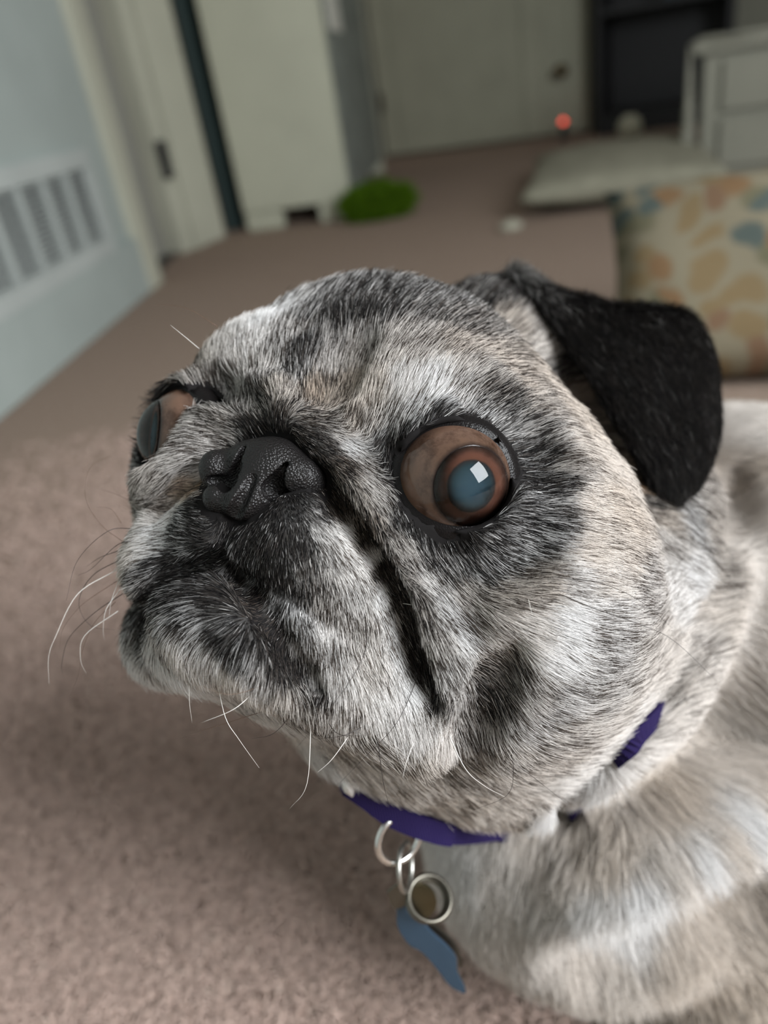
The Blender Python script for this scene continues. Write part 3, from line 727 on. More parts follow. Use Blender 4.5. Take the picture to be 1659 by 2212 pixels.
# ------------------------------------------------------------------ ears
EAR_M = material('ear_skin', (.008, .008, .009), .9, 0, .05)
def build_ear(P, F, G, name_label, rng, dens):
    ear = under(mesh_obj('ear', P, F, EAR_M)); ear['label'] = name_label
    tri = np.concatenate([F[:, [0, 1, 2]], F[:, [0, 2, 3]]]); N = vnormals(P, F)
    nu, nv = G.shape[:2]
    du = np.gradient(G, axis=0).reshape(-1, 3); dv = np.gradient(G, axis=1).reshape(-1, 3)
    D = np.concatenate([du, du]); U = np.repeat(np.linspace(0, 1, nu), nv); U = np.concatenate([U, U]); Vv = np.tile(np.linspace(0, 1, nv), nu); Vv = np.concatenate([Vv, Vv])
    f, bc = sample(P, tri, np.full(len(tri), dens), rng)
    t = tri[f]; X = (P[t] * bc[..., None]).sum(1); n = (N[t] * bc[..., None]).sum(1); n /= np.linalg.norm(n, axis=1)[:, None] + 1e-9
    d = (D[t] * bc[..., None]).sum(1); u = (U[t] * bc).sum(1); v = (Vv[t] * bc).sum(1)
    T = d - n * (d * n).sum(1)[:, None]; T /= np.linalg.norm(T, axis=1)[:, None] + 1e-9
    grey = np.clip(1 - u / .42, 0, 1) * .22 * np.clip(1.3 - v * 1.2, 0, 1) + np.exp(-((v - .04) / .05) ** 2) * .22 * (u < .8) + .004
    grey += .08 * (u > .93) + .45 * np.exp(-((u - .27) / .09) ** 2) * np.exp(-((v - .10) / .14) ** 2)
    dd = 1 - grey
    L = 1e-3 * (5.5 + 5 * np.clip(1 - u / .4, 0, 1)) * (.6 + .5 * rng.rand(len(u)))
    col = tone(dd, np.full(len(u), .15), rng, X); col = np.where((col.mean(1) < .2)[:, None], col * .35, col * np.where(u > .42, .22, .6)[:, None])
    pts = grow(X, n, T, L, rng, lift=18, clump=.12)
    h = curves_object('ear_fur', pts, col, 5.2e-5 * (.7 + .5 * rng.rand(len(u))), HAIR, None); h.parent = ear; h['kind'] = 'stuff'
    return ear
_rng = np.random.RandomState(8)
build_ear(EP, EF, EG, 'black velvety folded ear', _rng, 8.0)
_mv = HM @ (np.array([0, -14, -22]) * 1e-3)
RP = np.array([mirror(p) for p in EP]) + _mv; RG = np.array([mirror(p) for p in EG.reshape(-1, 3)]).reshape(EG.shape) + _mv
build_ear(RP, EF[:, ::-1], RG, 'black folded ear on the far side of the head', _rng, 2.0)

# ------------------------------------------------------------------ whiskers
WHISK_B = material('whisker_black', (.02, .014, .012), .35); WHISK_W = material('whisker_white', (.8, .77, .72), .35); WHISK_N = material('whisker_brown', (.12, .07, .045), .4)
WHISKERS = """
B 0 -6 291 1142 234 1147 168 1210 143 1297
N 0 4 264 1169 219 1134 185 1077 194 1011 239 984
N 0 2 306 1102 263 1073 214 1055
B 0 5 297 1169 255 1176 197 1229 168 1243
B 0 6 262 1208 205 1239 176 1279 172 1315 197 1352 248 1361
W 0 4 250 1232 168 1283 121 1373 105 1420 106 1478
N 0 8 256 1253 179 1305 136 1359 129 1402
B 0 4 266 1282 205 1323 150 1377 134 1431 134 1453
N 0 8 250 1300 205 1344 179 1402 169 1457 152 1504
W 0 4 264 1268 230 1315 223 1359 226 1384
W 0 6 255 1320 183 1373 174 1424 187 1457
B 0 2 306 1346 277 1355 248 1377
B 0 4 315 1362 291 1380 270 1406
B 0 6 318 1372 317 1413 328 1485
B 0 3 391 1384 400 1438 413 1475
W 0 4 409 1455 409 1514 415 1561
W 0 0 469 1470 487 1550 516 1597 560 1659
W 0 0 552 1492 505 1532 436 1561
N 0 12 590 1530 458 1572 385 1597
W 0 -3 864 1303 890 1307 913 1317
B 0 -8 791 1344 788 1409 750 1480 696 1550 641 1615
B 0 -10 910 1425 891 1490 853 1567 782 1642 734 1691
B 0 -4 815 1420 848 1474 869 1529
W 0 2 964 1575 1005 1660 1047 1698 1090 1721
B 0 4 1064 1540 1098 1609 1109 1668 1094 1719 1022 1750
B 0 6 1043 1570 1102 1639 1165 1689 1225 1736
W 0 3 1058 1580 1070 1620 1081 1660
W 0 0 760 1580 718 1639 684 1670
B 0 4 811 1560 828 1689 841 1740
W 0 8 672 1550 663 1693 625 1748
B 0 -6 1220 1248 1302 1261 1384 1299 1454 1358
B 0 -4 1182 1271 1277 1312 1372 1345 1454 1383 1549 1472
W 0 -4 430 753 400 728 368 702
N 0 4 470 705 400 665 320 657
B 0 2 640 1530 593 1583 544 1596
B 0 0 801 1560 745 1588 685 1596
B 0 0 700 1545 730 1585 790 1590
N 0 6 500 1470 560 1510 640 1520
W 0 -2 900 1590 880 1640 870 1680
N 0 -2 600 1470 500 1500 430 1480
W 0 -6 1140 1290 1145 1310 1150 1330
B 0 3 255 1190 215 1205 185 1225
N 0 3 262 1130 240 1100 205 1095
W 0 3 258 1250 240 1300 235 1340
"""
def whisker(line):
    w = line.split(); kind = w[0]; dd = float(w[2]); q = np.array(list(map(float, w[3:]))).reshape(-1, 2)
    loc, nor, i, dist = BVH.ray_cast(Vector(CC), Vector(ray(*q[0])).normalized())
    d0 = 178.0 if loc is None else float((np.array(loc) - CC) @ CF) * 1e3
    t = np.linspace(0, 1, len(q))
    pts = catmull([W(x, y, d0 + .8 - 2.5 * min(1, 3 * k) + dd * k) for (x, y), k in zip(q, t)], 6)
    r = np.linspace(1, .18, len(pts)) * {'B': .105, 'N': .075, 'W': .10}[kind] * 1e-3
    V, F = tube(pts, r, 5)
    o = under(mesh_obj('whisker', V, F, {'B': WHISK_B, 'N': WHISK_N, 'W': WHISK_W}[kind]))
    return o
for _l in WHISKERS.strip().split('\n'): whisker(_l)

# ------------------------------------------------------------------ collar
collar = empty('dog_collar', W(900, 1790, 216)); tag(collar, "narrow purple fabric collar around the dog's neck", 'collar')
CINV = Matrix.Translation(-Vector(collar.location))
def worn(o, p=collar, inv=None):
    o.parent = p; o.matrix_parent_inverse = Matrix.Translation(-Vector(p.location)); return o
PURPLE = material('purple_webbing', (.018, .012, .058), .85, 0, .1)
_t = nd(PURPLE, 'ShaderNodeTexCoord'); _w = nd(PURPLE, 'ShaderNodeTexWave', Scale=450.0); wire(PURPLE, _t.outputs['Object'], _w.inputs['Vector'])
_b = nd(PURPLE, 'ShaderNodeBump'); _b.inputs['Strength'].default_value = .4; _b.inputs['Distance'].default_value = .0004; wire(PURPLE, _w.outputs['Fac'], _b.inputs['Height']); wire(PURPLE, _b.outputs[0], pbsdf(PURPLE).inputs['Normal'])
CPATH = [(748, 1690, 209), (790, 1716, 209), (850, 1758, 211), (920, 1786, 215), (985, 1800, 225), (1080, 1796, 258), (1165, 1788, 264), (1215, 1764, 0), (1245, 1718, 0), (1305, 1655, 0), (1370, 1588, 0), (1440, 1515, 0), (1510, 1430, 290), (1540, 1330, 305), (1480, 1180, 330), (1250, 1180, 335), (950, 1350, 310), (800, 1560, 265), (745, 1660, 230)]
def ribbon(path, width, th, axis_of):
    P = np.asarray(path); n = len(P); V = []; F = []
    cen = P.mean(0)
    for i in range(n):
        t = P[(i + 1) % n] - P[i - 1]; t /= np.linalg.norm(t)
        out = P[i] - cen; a = axis_of - t * (axis_of @ t); a /= np.linalg.norm(a)
        o = np.cross(t, a); o *= np.sign(o @ out) or 1
        for sa, so in ((-1, 0), (-1, 1), (1, 1), (1, 0)): V.append(P[i] + a * sa * width / 2 + o * so * th)
    for i in range(n):
        j = (i + 1) % n
        for k in range(4):
            l = (k + 1) % 4; F.append((i * 4 + k, i * 4 + l, j * 4 + l, j * 4 + k))
    return V, F
def skin_depth(x, y):
    l_, n_, i_, t_ = BVH.ray_cast(Vector(CC), Vector(ray(x, y)).normalized())
    return float((np.array(l_) - CC) @ CF) * 1e3 if l_ is not None else 250.0
_cr = [q for q in CPATH if q[2] == 0]                 # the stretch that lies in the crease of the neck
_fit = np.polyfit([q[0] for q in _cr[:5]], [skin_depth(q[0], q[1]) for q in _cr[:5]], 2)
_cp = [W(x, y, d if d else (float(np.polyval(_fit, x)) - 1.0 if x < 1400 else skin_depth(x, y) + 9.0)) for x, y, d in CPATH]; _cl = catmull(_cp + [_cp[0]], 8)[:-1]
_nor = np.linalg.svd(_cl - _cl.mean(0))[2][2]
V, F = ribbon(_cl, .0068, .0016, _nor)
band = worn(mesh_obj('band', V, F, PURPLE, None, smooth=False))
CHROME = material('chrome', (.75, .74, .72), .22, 1.0)
DARKMETAL = material('worn_steel', (.16, .15, .125), .4, 1.0)
DULL = material('dull_nickel', (.42, .41, .38), .35, 1.0)
_s = _cl[1]; V = []; bm = bmesh.new()
def box_at(c, ax, sz):
    """box with own axes (columns of ax) and full sizes"""
    bm = bmesh.new(); bmesh.ops.create_cube(bm, size=1)
    bmesh.ops.bevel(bm, geom=bm.edges[:], offset=.12, segments=2, affect='EDGES')
    M = np.asarray(ax)
    for v in bm.verts:
        q = c + M @ (np.array(v.co) * np.asarray(sz)); v.co = q
    return bm
bm.free()
_tn = _cl[2] - _cl[0]; _tn /= np.linalg.norm(_tn); _bn = np.cross(_nor, _tn)
worn(bm_obj('slide', box_at(W(752, 1692, 205.5), np.array([_tn, _nor, _bn]).T, (.0034, .0064, .0030)), material('white_enamel', (.8, .8, .78), .3)))['label'] = 'small bright slide on the collar'
def ring(c, n, up, R, r, mat, name, parent, squash=1.0, seg=40):
    n = n / np.linalg.norm(n); up = up - n * (up @ n); up /= np.linalg.norm(up); e = np.cross(n, up)
    pth = [c + R * (math.cos(a) * e + squash * math.sin(a) * up) for a in np.linspace(0, 2 * math.pi, seg, endpoint=False)]
    V, F = tube(pth, r, 10, closed=True)
    return worn(mesh_obj(name, V, F, mat), parent)
V3 = lambda r, u, f: CR * r + CU * u + CF * f
ring(W(862, 1812, 213), V3(.5, -.1, -.85), V3(.25, 1, .2), .0068, .00095, CHROME, 'd_ring', collar, 1.0)['label'] = 'polished ring hanging from the collar'
# tags hang from the ring: a thing of their own
tags = empty('dog_tag', W(905, 1930, 222)); tag(tags, 'blue metal bone tag and brass disc hanging on a split ring under the purple collar', 'tag')
ring(W(876, 1872, 217), V3(.95, .1, -.3), V3(0, 1, .2), .0064, .0007, DULL, 'link', tags, 1.0)
ring(W(928, 1940, 222), V3(.15, .65, -.75), V3(0, .7, .6), .0062, .0008, DARKMETAL, 'split_ring', tags, 1.0)
ring(W(922, 1944, 223.5), V3(.15, .65, -.75), V3(0, .7, .6), .0058, .0008, DARKMETAL, 'split_ring', tags, 1.0)
BLUE = material('blue_anodised', (.045, .085, .135), .42, .5)
BRASS = material('brass', (.15, .13, .08), .45, 1.0)
def slab(pxs, d0, d1, th, mat, name, parent, sm=4):
    """flat plate: outline seen at d0 at its top and d1 at its foot"""
    q = np.array(pxs, float); q = catmull(list(q) + [q[0]], sm)[:-1]
    y0, y1 = q[:, 1].min(), q[:, 1].max()
    P = np.array([W(x, y, d0 + (d1 - d0) * (y - y0) / (y1 - y0)) for x, y in q])
    c = P.mean(0); n = np.linalg.svd(P - c)[2][2]; n *= np.sign(n @ (CC - c))
    bm = bmesh.new(); a = [bm.verts.new(p) for p in P]; f = bm.faces.new(a)
    r = bmesh.ops.extrude_face_region(bm, geom=[f]); bmesh.ops.translate(bm, verts=[v for v in r['geom'] if isinstance(v, bmesh.types.BMVert)], vec=-n * th)
    bmesh.ops.recalc_face_normals(bm, faces=bm.faces[:])
    return worn(bm_obj(name, bm, mat, None, smooth=False), parent)
slab([(857, 1962), (859, 2002), (883, 2040), (912, 2058), (943, 2092), (972, 2130), (1006, 2145), (988, 2103), (986, 2074), (963, 2045), (931, 2016), (900, 1978), (878, 1958)], 223, 238, .0012, BLUE, 'bone_tag', tags)
slab([(836, 1930), (868, 1908), (880, 1935), (874, 1956), (850, 1962)], 221, 223, .0012, DARKMETAL, 'small_tag', tags)
slab([(908 + 36 * math.cos(a), 1950 + 36 * math.sin(a)) for a in np.linspace(0, 6.28, 17)[:-1]], 225, 228, .0012, BRASS, 'disc_tag', tags)
slab([(905, 1990), (945, 2020), (985, 2062), (992, 2090), (1000, 2080), (985, 2045), (945, 2005), (915, 1985)], 228, 240, .001, DARKMETAL, 'spare_tag', tags)
# ------------------------------------------------------------------ the room
def structure(o, label=None):
    o['kind'] = 'structure'
    if label: o['label'] = label
    return o
def plaster(name, col, rough=.7, var=.06, sc=6.0):
    m = material(name, col, rough, 0, .3)
    tc = nd(m, 'ShaderNodeTexCoord'); n = nd(m, 'ShaderNodeTexNoise', Scale=sc, Detail=6.0); wire(m, tc.outputs['Object'], n.inputs['Vector'])
    r = ramp(m, [(.3, tuple(c * (1 - var) for c in col)), (.7, tuple(min(1, c * (1 + var)) for c in col))]); wire(m, n.outputs['Fac'], r.inputs['Fac'])
    wire(m, r.outputs[0], pbsdf(m).inputs['Base Color'])
    n2 = nd(m, 'ShaderNodeTexNoise', Scale=180.0, Detail=3.0); wire(m, tc.outputs['Object'], n2.inputs['Vector'])
    b = nd(m, 'ShaderNodeBump'); b.inputs['Strength'].default_value = .12; b.inputs['Distance'].default_value = .002
    wire(m, n2.outputs['Fac'], b.inputs['Height']); wire(m, b.outputs[0], pbsdf(m).inputs['Normal'])
    return m
CARPET = material('carpet', (.33, .25, .20), .95, 0, .1)
_tc = nd(CARPET, 'ShaderNodeTexCoord'); _n = nd(CARPET, 'ShaderNodeTexNoise', Scale=130.0, Detail=5.0, Roughness=.7); wire(CARPET, _tc.outputs['Object'], _n.inputs['Vector'])
_r = ramp(CARPET, [(.3, (.26, .19, .145)), (.5, (.34, .258, .205)), (.72, (.42, .33, .275))]); wire(CARPET, _n.outputs['Fac'], _r.inputs['Fac']); wire(CARPET, _r.outputs[0], pbsdf(CARPET).inputs['Base Color'])
_b = nd(CARPET, 'ShaderNodeBump'); _b.inputs['Strength'].default_value = .8; _b.inputs['Distance'].default_value = .006; wire(CARPET, _n.outputs['Fac'], _b.inputs['Height']); wire(CARPET, _b.outputs[0], pbsdf(CARPET).inputs['Normal'])
floor = structure(mesh_obj('floor', [(-3.2, -2.2, 0), (3.2, -2.2, 0), (3.2, 5.4, 0), (-3.2, 5.4, 0)], [(0, 1, 2, 3)], CARPET), 'brown carpeted floor')
# carpet pile near the camera
_rng = np.random.RandomState(12)
_x = _rng.uniform(-.55, .30, 520000); _y = _rng.uniform(.06, 1.0, 520000)
_dd = np.hypot(_x, _y - .1); _k = _rng.rand(len(_x)) < np.clip(.34 / (_dd + .1), 0, 1) ** 2 * np.clip((1.05 - _dd) / .6, 0, 1)
_x, _y = _x[_k], _y[_k]
_u, _v, _zz = pix(np.stack([_x, _y, np.zeros(len(_x))], 1)); _k = (_u > -350) & (_u < 1750) & (_v < 2500); _x, _y = _x[_k], _y[_k]
_P = np.stack([_x, _y, np.zeros(len(_x))], 1)
_cl = noise3(_P, 700, 31)
_T = np.stack([np.cos(_cl * 3 + noise3(_P, 260, 7) * 3), np.sin(_cl * 3 + noise3(_P, 260, 7) * 3), np.zeros(len(_x))], 1)
_c = np.array([.58, .445, .385]) * (1 + .10 * _rng.normal(size=len(_x))[:, None].clip(-2, 2) + .12 * noise3(_P, 480, 44)[:, None])
_pts = grow(_P, np.tile([0, 0, 1.0], (len(_x), 1)), _T, 0.0065 * (.75 + .4 * _rng.rand(len(_x))), _rng, k=4, lift=76, stray=1.6, clump=.1)
pile = curves_object('carpet_pile', _pts, np.clip(_c, .04, .7), np.full(len(_x), 5.5e-4) * (1 + np.clip(np.hypot(_x, _y) - .3, 0, 1)), hair_material('carpet_yarn', .9, .05, .2), None, tipf=.7)
tag(pile, 'short twisted brown carpet pile on the floor around the dog', 'carpet', kind='stuff')
print('pile', len(_x))

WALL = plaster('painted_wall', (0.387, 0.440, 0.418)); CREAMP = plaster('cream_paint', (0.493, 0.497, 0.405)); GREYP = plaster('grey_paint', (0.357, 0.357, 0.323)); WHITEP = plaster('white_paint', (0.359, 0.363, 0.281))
def prism(foot, z0, z1, mat, name, parent=None, bevel=.004):
    """upright block over a floor polygon"""
    bm = bmesh.new(); a = [bm.verts.new((p[0], p[1], z0)) for p in foot]; f = bm.faces.new(a)
    r = bmesh.ops.extrude_face_region(bm, geom=[f]); bmesh.ops.translate(bm, verts=[v for v in r['geom'] if isinstance(v, bmesh.types.BMVert)], vec=(0, 0, z1 - z0))
    bmesh.ops.recalc_face_normals(bm, faces=bm.faces[:])
    if bevel: bmesh.ops.bevel(bm, geom=bm.edges[:], offset=bevel, segments=2, affect='EDGES')
    return bm_obj(name, bm, mat, parent, smooth=False)
def run(a, b, t):
    """footprint of a board from a to b, t thick away from the room (left of a->b)"""
    a = np.array(a[:2]); b = np.array(b[:2]); d = (b - a) / np.linalg.norm(b - a); n = np.array([-d[1], d[0]]) * t
    return [a, b, b + n, a + n]
A0 = on_floor(0, 895); A1 = on_floor(338, 612); dirA = (A1 - A0) / np.linalg.norm(A1 - A0); nA = np.array([dirA[1], -dirA[0], 0])     # nA points into the room
AS = A0 - dirA * 2.6
def onA(px, py, off=0.0):
    d = ray(px, py); return CC + d * (((A0 - nA * -off - CC) @ nA) / (d @ nA))
def sA(p): return float((p - A0) @ dirA)
Acas = A0 + dirA * (sA(A1) - .085)
structure(prism(run(AS, Acas, .12), 0, 2.4, WALL, 'wall_left'), 'pale wall lit by the window')
b_ = structure(prism(run(AS + nA * .014, Acas + nA * .014, .014), 0, .125, WALL, 'baseboard_left', bevel=.003), 'tall pale baseboard under the grille')
structure(prism(run(Acas + nA * .02, A1 + nA * .02, .14), 0, 2.2, CREAMP, 'trim_1'), 'cream door casing beside the pale wall')
structure(prism([(2.5, 1.2), (2.62, 1.2), (2.62, 5.2), (2.5, 5.2)], 0, 2.4, WALL, 'wall_right'), 'pale wall on the right side of the room')
# wall grille
g = empty('wall_grille', onA(100, 560)); tag(g, 'white louvred air grille set low in the pale wall', 'vent')
zt = onA(170, 365)[2]; zb = onA(210, 520)[2]; s1 = sA(onA(198, 450)); s0 = s1 - .62
GRW = plaster('grille_enamel', (.46, .50, .48)); GRD = material('grille_shadow_gap', (.05, .05, .05), .9)
def slabA(sa, sb, za, zb2, off0, off1, mat, name, parent, bevel=.002):
    f = [A0 + dirA * sa + nA * off0, A0 + dirA * sb + nA * off0, A0 + dirA * sb + nA * off1, A0 + dirA * sa + nA * off1]
    o = prism(f, za, zb2, mat, name, None, bevel); o.parent = parent; o.matrix_parent_inverse = Matrix.Translation(-Vector(parent.location)); return o
fr = .035
slabA(s0, s1, zb, zt, .0005, .003, GRD, 'back_plate', g)
for a, b, c, d in ((s0 - fr, s1 + fr, zt, zt + fr), (s0 - fr, s1 + fr, zb - fr, zb), (s0 - fr, s0, zb, zt), (s1, s1 + fr, zb, zt)):
    slabA(a, b, c, d, 0, .014, GRW, 'frame_rail', g)
ncol = 6; cw = (s1 - s0) / ncol
for i in range(1, ncol): slabA(s0 + cw * i - .007, s0 + cw * i + .007, zb, zt, 0, .013, GRW, 'mullion', g)
for i in range(ncol):
    bm = bmesh.new(); nl = 15
    for k in range(nl):
        z = zb + (zt - zb) * (k + .5) / nl; hh = (zt - zb) / nl
        q = [A0 + dirA * (s0 + cw * i + .007), A0 + dirA * (s0 + cw * (i + 1) - .007)]
        v = [bm.verts.new(Vector(p + nA * o) + Vector((0, 0, z + dz - p[2]))) for p in q for o, dz in ((.0125, -hh * .30), (.0125, -hh * .20), (.004, hh * .10), (.004, hh * .0))]
        for f in ((0, 1, 5, 4), (1, 2, 6, 5), (2, 3, 7, 6), (3, 0, 4, 7), (0, 3, 2, 1), (4, 5, 6, 7)): bm.faces.new([v[j] for j in f])
    bmesh.ops.recalc_face_normals(bm, faces=bm.faces[:])
    o = bm_obj('louvers', bm, GRW, None, smooth=False); o['kind'] = 'stuff'
    o.parent = g; o.matrix_parent_inverse = Matrix.Translation(-Vector(g.location))
# doorway beyond the wall
B0 = on_floor(342, 606); B1 = on_floor(398, 548); B2 = on_floor(490, 511)
d1 = structure(prism(run(B0 - nA * .05, B1 - nA * .05, .04), .012, 2.05, GREYP, 'door_1'), 'grey-white door standing in the left doorway')
structure(prism(run(B0 - nA * .02, B1 - nA * .02, .1), 0, .008, material('threshold', (.05, .045, .04), .6), 'trim_2', bevel=0), 'dark threshold strip under the left door')
dirB = (B2 - B1) / np.linalg.norm(B2 - B1); nB = np.array([dirB[1], -dirB[0], 0])
structure(prism(run(B1, B2, .10), 0, 2.2, CREAMP, 'trim_3'), 'wide cream casing between left door and dark gap')
structure(prism(run(B1 + dirB * .05 + nB * .012, B1 + dirB * .085 + nB * .012, .012), 0, 2.2, CREAMP, 'trim_4'), 'raised bead on the cream casing')
def onPlane(px, py, p0, n):
    d = ray(px, py); return CC + d * (((p0 - CC) @ n) / (d @ n))
hp = onPlane(349, 346, B1, nB)
BLACKM = material('black_metal', (.012, .012, .012), .45)
hb = bmesh.new()
def lathe(bm, c, ax, prof, seg=20):
    V, F = revolve(np.asarray(ax, float), np.asarray(c, float), [(max(r, .001), h) for r, h in prof], seg)
    vs = [bm.verts.new(v) for v in V]
    for f in F: bm.faces.new([vs[i] for i in f])
hing = mesh_obj('hinge', [], [], None); bpy.data.objects.remove(hing)
hb = bmesh.new(); lathe(hb, hp + nB * .01, (0, 0, 1), [(0, -50), (12, -49), (15, -42), (15, -14), (13, -13), (13, -12), (15, -11), (15, 11), (13, 12), (13, 13), (15, 14), (15, 42), (12, 49), (0, 50)])
bmesh.ops.recalc_face_normals(hb, faces=hb.faces[:])
h_ = bm_obj('door_hinge', hb, BLACKM, d1); h_.matrix_parent_inverse = d1.matrix_world.inverted(); h_['label'] = 'dark hinge barrel'
# dark gap: a board coloured dark green in place of shade between casing and cabinet
G0 = on_floor(494, 507); G1 = on_floor(530, 493)
structure(prism(run(G0 + np.array([0, .06, 0]), G1 + np.array([.06, .03, 0]), .05), 0, 2.1, plaster('gap_shade_green', (.028, .05, .048)), 'gap_shade_board'), 'dark green board standing in for shade in the gap left of the white cabinet')
# white cabinet
K0 = on_floor(535, 502); K1 = on_floor(762, 474); dK = (K1 - K0) / np.linalg.norm(K1 - K0); nK = np.array([-dK[1], dK[0], 0])
dep = on_floor(830, 372) - K1; dep[2] = 0; dep = dep * .97
cab = empty('cabinet', (K0 + K1) / 2 + nK * .3); tag(cab, 'tall cream cabinet with cut-out feet, its broad side turned to the camera', 'cabinet')
def kpart(name, foot, z0, z1, mat, bevel=.004):
    o = prism(foot, z0, z1, mat, name, None, bevel); o.parent = cab; o.matrix_parent_inverse = Matrix.Translation(-Vector(cab.location)); return o
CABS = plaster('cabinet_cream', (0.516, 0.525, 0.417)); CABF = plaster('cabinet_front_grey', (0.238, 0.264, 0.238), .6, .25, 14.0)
wK = np.linalg.norm(K1 - K0)
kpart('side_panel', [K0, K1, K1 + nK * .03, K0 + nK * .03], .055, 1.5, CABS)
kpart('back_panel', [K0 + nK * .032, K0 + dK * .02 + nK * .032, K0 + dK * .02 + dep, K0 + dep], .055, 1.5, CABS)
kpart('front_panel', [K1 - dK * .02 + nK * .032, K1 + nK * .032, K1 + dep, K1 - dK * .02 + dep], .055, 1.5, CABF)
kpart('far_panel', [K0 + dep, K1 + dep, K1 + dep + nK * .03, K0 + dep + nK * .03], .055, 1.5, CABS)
kpart('cabinet_top', [K0, K1, K1 + dep, K0 + dep], 1.502, 1.53, CABS)
for a, b in ((0, .36), (.70, 1.0)):
    for q in (np.zeros(3), dep): kpart('foot', [K0 + dK * wK * a + q, K0 + dK * wK * b + q, K0 + dK * wK * b + nK * .03 + q, K0 + dK * wK * a + nK * .03 + q], 0, .053, CABS, .006)
# paper sheets fixed to the cabinet front
p_ = [K1 + dK * .003 + dep * t for t in (.10, .34)]
note = prism([p_[0], p_[1], p_[1] + dK * .004, p_[0] + dK * .004], .50, .95, plaster('paper', (.74, .74, .66), .8), 'paper_sheet', None, .001); tag(note, 'pale paper sheet on the grey front of the cream cabinet', 'paper')
# far door and wall
D0 = on_floor(838, 342); D1 = on_floor(1276, 287); dD = (D1 - D0) / np.linalg.norm(D1 - D0); nD = np.array([-dD[1], dD[0], 0])   # away from the camera
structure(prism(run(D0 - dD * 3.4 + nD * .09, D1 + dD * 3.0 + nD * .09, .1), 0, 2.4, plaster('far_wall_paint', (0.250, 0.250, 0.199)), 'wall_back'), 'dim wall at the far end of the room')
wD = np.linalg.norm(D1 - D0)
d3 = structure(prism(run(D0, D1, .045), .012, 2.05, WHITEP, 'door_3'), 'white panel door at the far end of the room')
def dpart(name, a, b, z0, z1, t, mat):
    o = prism([D0 + dD * a - nD * t, D0 + dD * b - nD * t, D0 + dD * b - nD * .0005, D0 + dD * a - nD * .0005], z0, z1, mat, name, None, .004); o.parent = d3; return o
for a, b in ((.0, .09), (wD - .30, wD - .21), (wD - .09, wD)): dpart('stile', a, b, .014, 2.04, .012, WHITEP)
for z in (.014, .75): dpart('door_rail', .091, wD - .301, z, z + .10, .011, WHITEP)
kp = onPlane(1216, 152, D0, nD) - nD * .012
kb = bmesh.new(); lathe(kb, kp, -nD, [(0, -1), (26, 0), (26, 5), (12, 8), (11, 28), (24, 36), (28, 48), (24, 60), (0, 64)]); bmesh.ops.recalc_face_normals(kb, faces=kb.faces[:])
bm_obj('door_knob', kb, material('aged_brass', (.14, .11, .06), .4, 1.0), d3)['label'] = 'small aged brass knob'
hp2 = onPlane(826, 222, D0, nD)
hb = bmesh.new(); lathe(hb, hp2 - nD * .014, (0, 0, 1), [(0, -45), (8, -44), (10, -38), (10, 38), (8, 44), (0, 45)]); bmesh.ops.recalc_face_normals(hb, faces=hb.faces[:])
bm_obj('door_hinge', hb, material('dark_bronze', (.06, .05, .035), .5, .8), d3)
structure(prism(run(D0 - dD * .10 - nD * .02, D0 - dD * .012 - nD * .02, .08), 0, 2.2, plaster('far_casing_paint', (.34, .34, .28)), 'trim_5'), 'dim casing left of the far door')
# black cabinet right of the far door
S0 = on_floor(1290, 300); S1 = on_floor(1500, 300); S0 = on_floor(1288, 296); wS = .52
dS = dD.copy(); nS = nD.copy()
bk = empty('black_bookcase', S0 + dS * wS / 2 + nS * .15); tag(bk, 'tall black bookcase against the far wall', 'bookcase')
BKM = material('black_lacquer', (.008, .008, .009), .55)
def spart(name, a, b, y0, y1, z0, z1, mat=BKM):
    o = prism([S0 + dS * a + nS * y0, S0 + dS * b + nS * y0, S0 + dS * b + nS * y1, S0 + dS * a + nS * y1], z0, z1, mat, name, None, .003); o.parent = bk; o.matrix_parent_inverse = Matrix.Translation(-Vector(bk.location)); return o
spart('side_panel', 0, .022, .002, .30, 0, 1.8); spart('side_panel', wS - .022, wS, .002, .30, 0, 1.8); spart('back_panel', .023, wS - .023, .282, .298, .0, 1.79)
for z in (.06, .44, .82, 1.2, 1.58): spart('shelf', .023, wS - .023, .004, .28, z, z + .022)
spart('plinth', .023, wS - .023, .01, .03, 0, .058); spart('bookcase_top', 0, wS, 0, .30, 1.802, 1.83)
bx = prism([S0 + dS * .26 + nS * .03, S0 + dS * .46 + nS * .03, S0 + dS * .46 + nS * .2, S0 + dS * .26 + nS * .2], .462, .56, plaster('dusk_blue_card', (.03, .06, .08), .6), 'storage_box', None, .004); tag(bx, 'dark blue box on a shelf of the black bookcase', 'box')
# red glowing light on the floor by the far door
rp = on_floor(1218, 303); rl = empty('indicator_lamp', rp); tag(rl, 'tiny glowing red light on the floor before the far door', 'lamp')
rb = bmesh.new(); lathe(rb, rp, (0, 0, 1), [(0, 0), (22, 0), (22, 8), (14, 12), (14, 60), (10, 66), (0, 67)]); bmesh.ops.recalc_face_normals(rb, faces=rb.faces[:])
o = bm_obj('lamp_base', rb, BLACKM, rl); o.matrix_parent_inverse = Matrix.Translation(-Vector(rl.location))
RED = material('red_glow', (.8, .05, .03), .4); pbsdf(RED).inputs['Emission Color'].default_value = (1, .10, .06, 1); pbsdf(RED).inputs['Emission Strength'].default_value = 1.8
rb = bmesh.new(); lathe(rb, rp, (0, 0, 1), [(0, 66), (11, 67), (13, 75), (10, 84), (0, 88)]); bmesh.ops.recalc_face_normals(rb, faces=rb.faces[:])
o = bm_obj('lens', rb, RED, rl); o.matrix_parent_inverse = Matrix.Translation(-Vector(rl.location))
